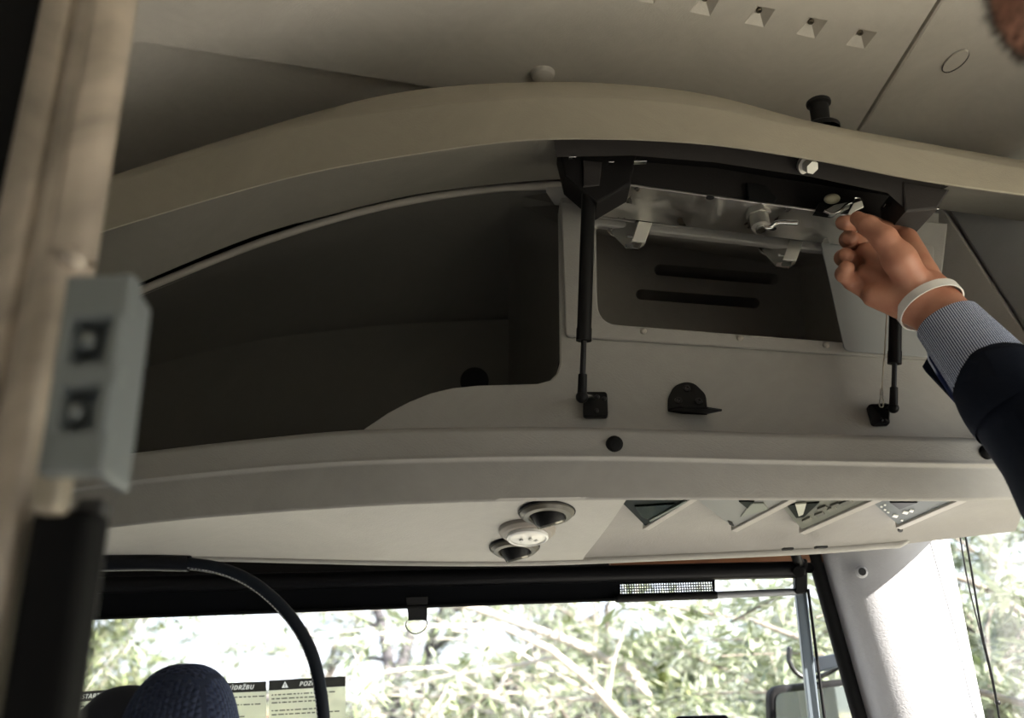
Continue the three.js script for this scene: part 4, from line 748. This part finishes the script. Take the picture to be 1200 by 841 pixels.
  { const p = bodyGeo.attributes.position, c = new Float32Array(p.count * 3); for (let i = 0; i < p.count; i++) { const x = p.getX(i), y = p.getY(i), z = p.getZ(i), n = fbm(x * 60, y * 60, z * 60, 3), m = perlin.noise(x * 420, y * 420, z * 420); c.set([0.97 + 0.10 * n + 0.03 * m, 0.92 + 0.26 * n + 0.07 * m, 0.90 + 0.28 * n + 0.08 * m], 3 * i); } bodyGeo.setAttribute('color', new THREE.BufferAttribute(c, 3)); }
  const body = part('body', bodyGeo, M.skin, g);
  // fingernail of the thumb
  const nl = part('thumb_nail', ballGeo(H(1006, 252, 0.914), 0.006, 1.1, 0.35, 0.8, 16, 10), plain(0.62, 0.36, 0.28, 0.3), g);
  // hair, beard, eyes
  part('hair', sdfMesh([{ k: 0.02, join: 0.02, bones: [[hp(0, 0.055, -0.03), hp(0, 0.062, 0.012), 0.087, 0.078]] }], hp(0, 0.06, -0.02), 0.14, 48, (x, y, z, d) => Math.max(d, -(new THREE.Vector3(x, y, z).sub(hp(0, 0.03, 0.02)).dot(hu.clone().multiplyScalar(0.7).addScaledVector(hf, -0.7))))), plain(0.03, 0.02, 0.012, 0.7), g);
  { const rnd = mulberry(77), list = [], pick = [], off = g.position, pa = body.geometry.attributes.position, na = body.geometry.attributes.normal;
    for (let k = 0; k < pa.count; k++) { const p = V(pa.getX(k), pa.getY(k), pa.getZ(k)).add(off), d = p.clone().sub(head), a = d.dot(hr), b = d.dot(hu), c = d.dot(hf); if (Math.abs(a) < 0.075 && b > -0.15 && b < -0.035 && c > 0.0 && c < 0.13) pick.push(k); }
    for (let i = 0; i < 5000; i++) { const k = pick[Math.floor(rnd() * pick.length)], p = V(pa.getX(k), pa.getY(k), pa.getZ(k)).add(off), n = V(na.getX(k), na.getY(k), na.getZ(k)).add(V(rnd() - 0.5, rnd() - 1.0, rnd() - 0.5)).normalize(); p.add(V(rnd() - 0.5, rnd() - 0.5, rnd() - 0.5).multiplyScalar(0.004)); const c = new THREE.ConeGeometry(0.00028, 0.0075, 3); c.translate(0, 0.003, 0); c.applyMatrix4(frameOf(p, p.clone().add(n)).setPosition(p)); list.push(c); }
    const hs = part('beard', merge(list), plain(0.035, 0.022, 0.012, 0.7), g); hs.userData.kind = 'stuff'; }
  for (const s of [-1, 1]) part('eye', ballGeo(hp(s * 0.032, 0.015, 0.082), 0.012), plain(0.7, 0.68, 0.65, 0.2), g);
  // --- clothes
  const armAx = elbow.clone().sub(wrist).normalize();
  const cuffA = at(1111, 378, 0.918), cuffB = at(1180, 458, 0.878);
  const sleeveEnd = at(1166, 441, 0.886);
  const jacket = sdfMesh([{ k: 0.06, join: 0.03, bones: torso.map(([a, b, r, s]) => [a, b, r + 0.022, s + 0.022]) }, { k: 0.02, join: 0.03, bones: [[shoulder, elbow, 0.074, 0.062], [elbow, sleeveEnd.clone().lerp(elbow, 0.10), 0.062, 0.050], [lsh, lel, 0.07, 0.058], [lel, lwr, 0.058, 0.046]] }], V(hip.x + 0.03, 1.15, -0.55), 0.68, 104, (x, y, z, d) => { // folds, neck opening, open sleeve end
    d += 0.004 * perlin.noise(x * 16, y * 9, z * 16) + 0.0015 * perlin.noise(x * 45, y * 22, z * 45);
    return d; });
  const jm = new THREE.MeshPhysicalMaterial({ color: C(0.007, 0.010, 0.019), roughness: 0.95, specularIntensity: 0.3, sheen: 0.12, sheenRoughness: 0.6, sheenColor: C(0.06, 0.09, 0.16), bumpMap: rep(grainT, 40), bumpScale: 0.0004, side: THREE.DoubleSide });
  part('jacket', jacket, jm, g);
  const trousers = sdfMesh([{ k: 0.05, join: 0.03, bones: [...leg(1), ...leg(-1), torso[4]].map(([a, b, r, s]) => [a, b, r + 0.02, s + 0.02]) }], V(hip.x, 0.5, hip.z), 0.58, 72);
  part('trousers', trousers, plain(0.02, 0.022, 0.03, 0.9), g);
  for (const s of [-1, 1]) { const p = V(hip.x, 0.04, hip.z).addScaledVector(right, s * 0.10).addScaledVector(fwd, 0.05); const sh = new RoundedBoxGeometry(0.10, 0.08, 0.27, 4, 0.035); sh.rotateY(Math.PI / 4); sh.translate(p.x, p.y, p.z); part('shoe', setUV(clean(sh)), M.black, g); }
  // shirt cuff: striped tube, flattened, a little open
  const stripe = tex(128, (x, y) => { const s = (x * 8) % 1; return s < 0.46 ? [0.78, 0.82, 0.90] : [0.10, 0.15, 0.32]; }, true);
  const sm = new THREE.MeshPhysicalMaterial({ map: stripe, roughness: 0.85, side: THREE.DoubleSide, bumpMap: rep(grainT, 10), bumpScale: 0.0003 });
  const ey = armAx, exx = V(0, 0, 1).addScaledVector(ey, -ey.z).normalize(), ez = ey.clone().cross(exx); // ez lies across the arm in the picture
  const ring = (c, a, b, n = 56, wob = 0) => Array.from({ length: n + 1 }, (_, i) => { const t = i / n * 2 * Math.PI; const k = 1 + wob * Math.sin(3 * t + 1); return c.clone().addScaledVector(ez, a * k * Math.cos(t)).addScaledVector(exx, b * k * Math.sin(t)); });
  const cuffRows = [];
  for (let j = 0; j <= 10; j++) { const k = j / 10, c = cuffA.clone().lerp(cuffB, k); cuffRows.push(ring(c, 0.0375 + 0.011 * k, 0.033 + 0.007 * k, 56, 0.02)); }
  const inner = cuffRows.map((r, j) => { const c = cuffA.clone().lerp(cuffB, j / 10); return r.map((p) => p.clone().lerp(c, 0.05)); });
  const cuffGeo = loft([...inner.slice().reverse(), ...cuffRows], 0.8);
  { const uv = cuffGeo.attributes.uv; for (let i = 0; i < uv.count; i++) uv.setXY(i, uv.getX(i) / 0.021, uv.getY(i) / 0.02); }
  part('shirt_cuff', cuffGeo, sm, g);
  // jacket sleeve hem and loose button flap
  part('sleeve_hem', loft([0, 0.25, 0.5, 0.75, 1, 1.25].map((k) => ring(at(1167, 443, 0.886).lerp(elbow, k * 0.28), 0.049 + 0.004 * Math.sin(k * 2.2) + 0.005 * k, 0.045 + 0.006 * k, 48, 0.012)), 0.8), jm, g);
  const flapPl = planeOf(at(1086, 405, 0.93), at(1135, 472, 0.905), at(1110, 405, 0.925));
  part('cuff_flap', clean(plate(roundPx([[1087, 402], [1094, 398], [1108, 412], [1137, 470], [1133, 474], [1120, 471], [1100, 440], [1088, 420]], 3).map(([u, v]) => onPl(u, v, flapPl)), 0.004, 0.001)), sm, g);
  part('flap_lining', clean(plate([[1082, 428], [1087, 419], [1120, 452], [1124, 462], [1118, 468], [1086, 434]].map(([u, v]) => onPl(u, v, flapPl, -0.004)), 0.004, 0.001)), jm, g);
  // white wristband
  const bandC = at(1089.5, 357.5, 0.926), bx = at(1117, 332, 0.93).sub(at(1064, 384, 0.928)).normalize();
  const bRows = [[-0.0055, 0.0], [-0.0055, 0.0016], [0.0055, 0.0016], [0.0055, 0]].map(([s, o]) => ring(bandC.clone().addScaledVector(armAx, s), 0.0375 + o, 0.0345 + o, 56));
  const wb = tag(part('wristband', loft(bRows, 0.5, true), plain(0.72, 0.71, 0.68, 0.5), scene), 'white band worn round the wrist', 'wristband');
}
// ------------------------------------------------------------------ outside: mirror
{
  const D = 1.85, g = thing('wing_mirror', 'black framed wing mirror outside the windscreen', 'mirror', null, at(955, 830, D));
  const pl = planeOf(at(905, 815, D), at(1000, 800, D - 0.014), at(905, 900, D));
  const out = roundPx([[903, 806], [1005, 796], [1014, 930], [907, 940]], [14, 8, 14, 14], 6), inn = roundPx([[909, 812], [1001, 802], [1008, 924], [912, 932]], [10, 6, 10, 10], 6);
  part('housing', clean(pxPlate(out, pl, 0.05, 0.006, 0, [])), M.blackRubber, g);
  part('glass', clean(pxPlate(inn, pl, 0.002, 0.0005, 0.0025)), plain(0.42, 0.44, 0.36, 0.03, 1), g);
  part('arm', capTube([at(925, 760, D + 0.06), at(925, 776, D + 0.06), at(938, 792, D + 0.06), at(958, 793, D + 0.06), at(990, 776, D - 0.05), at(1010, 768, D - 0.2)], 0.0055, 30, 10), M.blackSteel, g);
  part('bracket', clean(plate([at(948, 772, D), at(1002, 762, D - 0.1), at(1004, 774, D - 0.1), at(952, 788, D)], 0.02, 0.003)), plain(0.08, 0.1, 0.13, 0.4), g);
}
// ------------------------------------------------------------------ outside: ground, trees, reeds
const GY = -0.85;
{
  const gt = tex(256, (x, y) => { const n = tileNoise(x, y, 10, 8), m = tileNoise(x, y, 50, 1); return [0.75 + 0.2 * n + 0.2 * m, 0.73 + 0.18 * n + 0.2 * m, 0.66 + 0.14 * n + 0.16 * m]; }, true);
  const g = new THREE.PlaneGeometry(160, 160, 1, 1); g.rotateX(-Math.PI / 2); g.translate(0, GY, -10); setUV(g);
  const m = new THREE.MeshStandardMaterial({ map: rep(gt, 0.35), roughness: 1 });
  tag(part('ground', g, m, scene), 'dry sunlit grassy ground outside the bus', 'ground', null, 'structure');
}
const leafGeo = (() => { const s = new THREE.BufferGeometry(); const L = 1, w = 0.5; s.setAttribute('position', new THREE.Float32BufferAttribute([0, 0, 0, -w, 0.5, 0.12, 0, 0.45, 0, w, 0.5, 0.12, 0, L, 0.05], 3)); s.setIndex([0, 2, 1, 0, 3, 2, 1, 2, 4, 2, 3, 4]); s.computeVertexNormals(); return s; })();
M.leaf = new THREE.MeshPhysicalMaterial({ color: 0xffffff, roughness: 0.8, transmission: 0.35, thickness: 0, side: THREE.DoubleSide });
function leaves(parent, places, name) { // places: [pos, dir, length, width, color]
  const im = new THREE.InstancedMesh(leafGeo, M.leaf, places.length); im.name = name; im.userData.kind = 'stuff'; shadows(im);
  const m = new THREE.Matrix4(), q = parent.position;
  places.forEach(([p, d, l, w, c], i) => { const f = frameOf(p, p.clone().add(d), V(d.z + 0.3, 0.4, -d.x)); f.scale(V(w, l, w)).setPosition(p.clone().sub(q)); im.setMatrixAt(i, f); im.setColorAt(i, c); });
  parent.add(im); return im;
}
function tree(name, label, x, D, o) {
  const rnd = mulberry(o.seed), g = thing(name, label, 'tree', null, V(x, GY, -D)), base = V(x, GY, -D);
  const segs = [], twigs = [], R = (s) => (rnd() - 0.5) * 2 * s;
  const grow = (p, d, len, r, lvl) => {
    const n = 4; let q = p.clone(), dd = d.clone(), pts = [q.clone()];
    for (let i = 0; i < n; i++) { dd.add(V(R(0.22), R(0.16) + (o.droop ?? 0) * lvl * -0.05, R(0.22))).normalize(); q = q.clone().addScaledVector(dd, len / n); pts.push(q); }
    segs.push([pts, r, r * 0.6]);
    if (lvl >= o.levels) { twigs.push(pts); return; }
    const kids = o.kids[lvl];
    for (let i = 0; i < kids; i++) { const t = 0.35 + 0.65 * (i + rnd()) / kids, at2 = pts[Math.min(n, Math.round(t * n))]; const a = rnd() * 6.283, sp = o.spread; grow(at2, dd.clone().add(V(Math.cos(a) * sp, R(0.4), Math.sin(a) * sp)).normalize(), len * (0.55 + 0.25 * rnd()), r * 0.38, lvl + 1); }
  };
  for (const [dx, dy, dz] of o.stems ?? [[0, 1, 0]]) grow(base, V(dx, dy, dz).normalize(), o.h, o.r, 0);
  const wood = segs.map(([pts, r]) => { const t = new THREE.TubeGeometry(new THREE.CatmullRomCurve3(pts), 5, r, 5, false); const p = t.attributes.position, n = t.attributes.normal; for (let i = 0; i < p.count; i++) { const k = Math.floor(i / 6) / 5; p.setXYZ(i, p.getX(i) - n.getX(i) * r * 0.45 * k, p.getY(i) - n.getY(i) * r * 0.45 * k, p.getZ(i) - n.getZ(i) * r * 0.45 * k); } return t; });
  part('trunk_and_boughs', merge(wood), plain(...(o.bark ?? [0.16, 0.14, 0.12]), 0.95), g);
  const pl = [];
  for (const pts of twigs) { const cur = new THREE.CatmullRomCurve3(pts); for (let i = 0; i < o.perTwig; i++) { const t = rnd(), p = cur.getPoint(t), tg = cur.getTangent(t); const a = rnd() * 6.283; const d = tg.clone().multiplyScalar(0.7).add(V(Math.cos(a), R(0.8), Math.sin(a))).normalize(); const s = o.leaf[0] * (0.6 + 0.7 * rnd()); const c = o.cols[Math.floor(rnd() * o.cols.length)]; const f = 0.8 + 0.4 * rnd(); pl.push([p.clone().add(V(R(0.03), R(0.03), R(0.03))), d, s, s * o.leaf[1], C(c[0] * f, c[1] * f, c[2] * f)]); } }
  leaves(g, pl, 'foliage');
  return g;
}
const olive = [[0.26, 0.30, 0.19], [0.35, 0.39, 0.28], [0.15, 0.19, 0.09], [0.42, 0.46, 0.37]], lime = [[0.21, 0.26, 0.07], [0.30, 0.32, 0.11], [0.15, 0.20, 0.055]];
const oliveOpt = { h: 1.6, r: 0.07, levels: 3, kids: [6, 5, 4], spread: 0.9, perTwig: 70, leaf: [0.08, 0.2], cols: olive, droop: 0.6 };
tree('olive_tree', 'olive tree with dark forked trunk seen through the windscreen', -0.75, 7.6, { ...oliveOpt, seed: 11, h: 2.0, r: 0.16, stems: [[-0.1, 1, 0], [0.45, 0.9, -0.1]], bark: [0.07, 0.065, 0.07] });
tree('olive_tree', 'slender silvery olive with pale trunk behind the blind guide', 1.15, 4.2, { ...oliveOpt, seed: 23, h: 2.2, r: 0.06, perTwig: 44, bark: [0.42, 0.38, 0.34] });
tree('olive_tree', 'open silvery olive with long pale sprays behind the middle of the windscreen', 0.45, 4.9, { ...oliveOpt, seed: 37, h: 1.7, r: 0.05, perTwig: 40, leaf: [0.085, 0.17] });
tree('olive_tree', 'dense leafy olive filling the side window', 2.6, 4.1, { ...oliveOpt, seed: 41, h: 1.7, r: 0.09, perTwig: 120, kids: [9, 7, 4], stems: [[0, 1, 0], [0.3, 1, 0.4], [-0.2, 1, 0.3]] });
tree('olive_tree', 'second leafy olive behind the side window beyond the dense one', 6.9, 8.8, { ...oliveOpt, seed: 43, h: 2.4, r: 0.09, perTwig: 70, kids: [8, 6, 4], stems: [[0, 1, 0], [0.3, 1, 0.4]] });
tree('leafy_bush', 'yellow-green bush low behind the olive sprays', 1.5, 8.5, { ...oliveOpt, seed: 51, h: 1.2, r: 0.05, perTwig: 90, kids: [8, 6, 4], leaf: [0.11, 0.35], cols: lime });
tree('leafy_bush', 'broad yellow-green bush beside the dark forked trunk', 0.5, 9.5, { ...oliveOpt, seed: 53, h: 1.4, r: 0.05, perTwig: 90, kids: [8, 6, 4], leaf: [0.12, 0.35], cols: lime });
tree('leafy_bush', 'tall grey-green bush farther behind the pale trunk', 3.0, 9.0, { ...oliveOpt, seed: 55, h: 1.8, r: 0.06, perTwig: 90, kids: [8, 6, 4], leaf: [0.12, 0.3], cols: olive });
tree('leafy_bush', 'fine-leaved green bush against the sky beside the door post', -4.0, 8.2, { ...oliveOpt, seed: 57, h: 1.7, r: 0.06, perTwig: 110, kids: [8, 6, 4], leaf: [0.07, 0.35], cols: [[0.14, 0.17, 0.07], [0.2, 0.22, 0.1], [0.1, 0.14, 0.05]] });
tree('leafy_bush', 'rounded yellow-green bush behind the bus beside its flank', 4.6, -9.5, { ...oliveOpt, seed: 71, h: 1.5, r: 0.05, perTwig: 60, kids: [8, 6, 4], leaf: [0.14, 0.4], cols: lime });
tree('leafy_bush', 'broad yellow-green bush farther behind the bus', 8.2, -13, { ...oliveOpt, seed: 73, h: 1.7, r: 0.05, perTwig: 60, kids: [8, 6, 4], leaf: [0.14, 0.4], cols: lime });
tree('distant_tree', 'small green tree far off against the bright sky', -3.4, 15, { ...oliveOpt, seed: 61, h: 2.6, r: 0.1, perTwig: 26, kids: [4, 3, 3], leaf: [0.16, 0.5], cols: olive });
{ // reeds and dry grass
  const rnd = mulberry(91), g = thing('tall_grass', 'tall dry grass and reeds along the ground beyond the windscreen', 'grass', null, V(0, GY, -9)); g.userData.kind = 'stuff';
  const pl = [];
  for (let i = 0; i < 9000; i++) { const x = -7 + rnd() * 13, D = 8.5 + rnd() * 4.5, hh = 1.25 + rnd() * 0.75; const c = rnd() < 0.12 ? [0.35, 0.09, 0.07] : rnd() < 0.5 ? [0.26, 0.25, 0.14] : [0.16, 0.21, 0.09]; pl.push([V(x, GY, -D), V((rnd() - 0.5) * 0.35, 1, (rnd() - 0.5) * 0.35).normalize(), hh, 0.035, C(...c)]); }
  leaves(g, pl, 'blades');
}
{ // parked car far behind the bushes
  const c = at(836, 836, 15), g = thing('parked_car', 'pale silver car parked low behind the bushes', 'car', null, V(c.x, GY, c.z));
  const body = [[-1.9, 0.5], [-1.85, 0.95], [-1.2, 1.05], [-0.7, 1.5], [0.6, 1.52], [1.3, 1.08], [1.95, 0.98], [2.0, 0.5]];
  const ext = (pts, w) => { const s = new THREE.Shape(pts.map(([a, b]) => new THREE.Vector2(a, b))); const e = new THREE.ExtrudeGeometry(s, { depth: w, bevelEnabled: true, bevelSize: 0.05, bevelThickness: 0.05, bevelSegments: 2 }); e.translate(0, 0, -w / 2); e.rotateY(0.9); e.translate(c.x, GY, c.z); return e; };
  part('car_body', clean(ext(body, 1.6)), plain(0.6, 0.62, 0.64, 0.25, 0.2), g);
  part('car_windows', clean(ext([[-1.05, 1.08], [-0.64, 1.46], [0.54, 1.47], [1.1, 1.1]], 1.68)), plain(0.03, 0.035, 0.04, 0.1), g);
  for (const sx of [-1.2, 1.25]) for (const sz of [-0.82, 0.82]) { const w = new THREE.CylinderGeometry(0.32, 0.32, 0.2, 20); w.rotateX(Math.PI / 2); w.translate(sx, 0.32, sz); w.rotateY(0.9); w.translate(c.x, GY, c.z); part('wheel', clean(w), M.blackRubber, g); }
}
renderer.render(scene, camera);
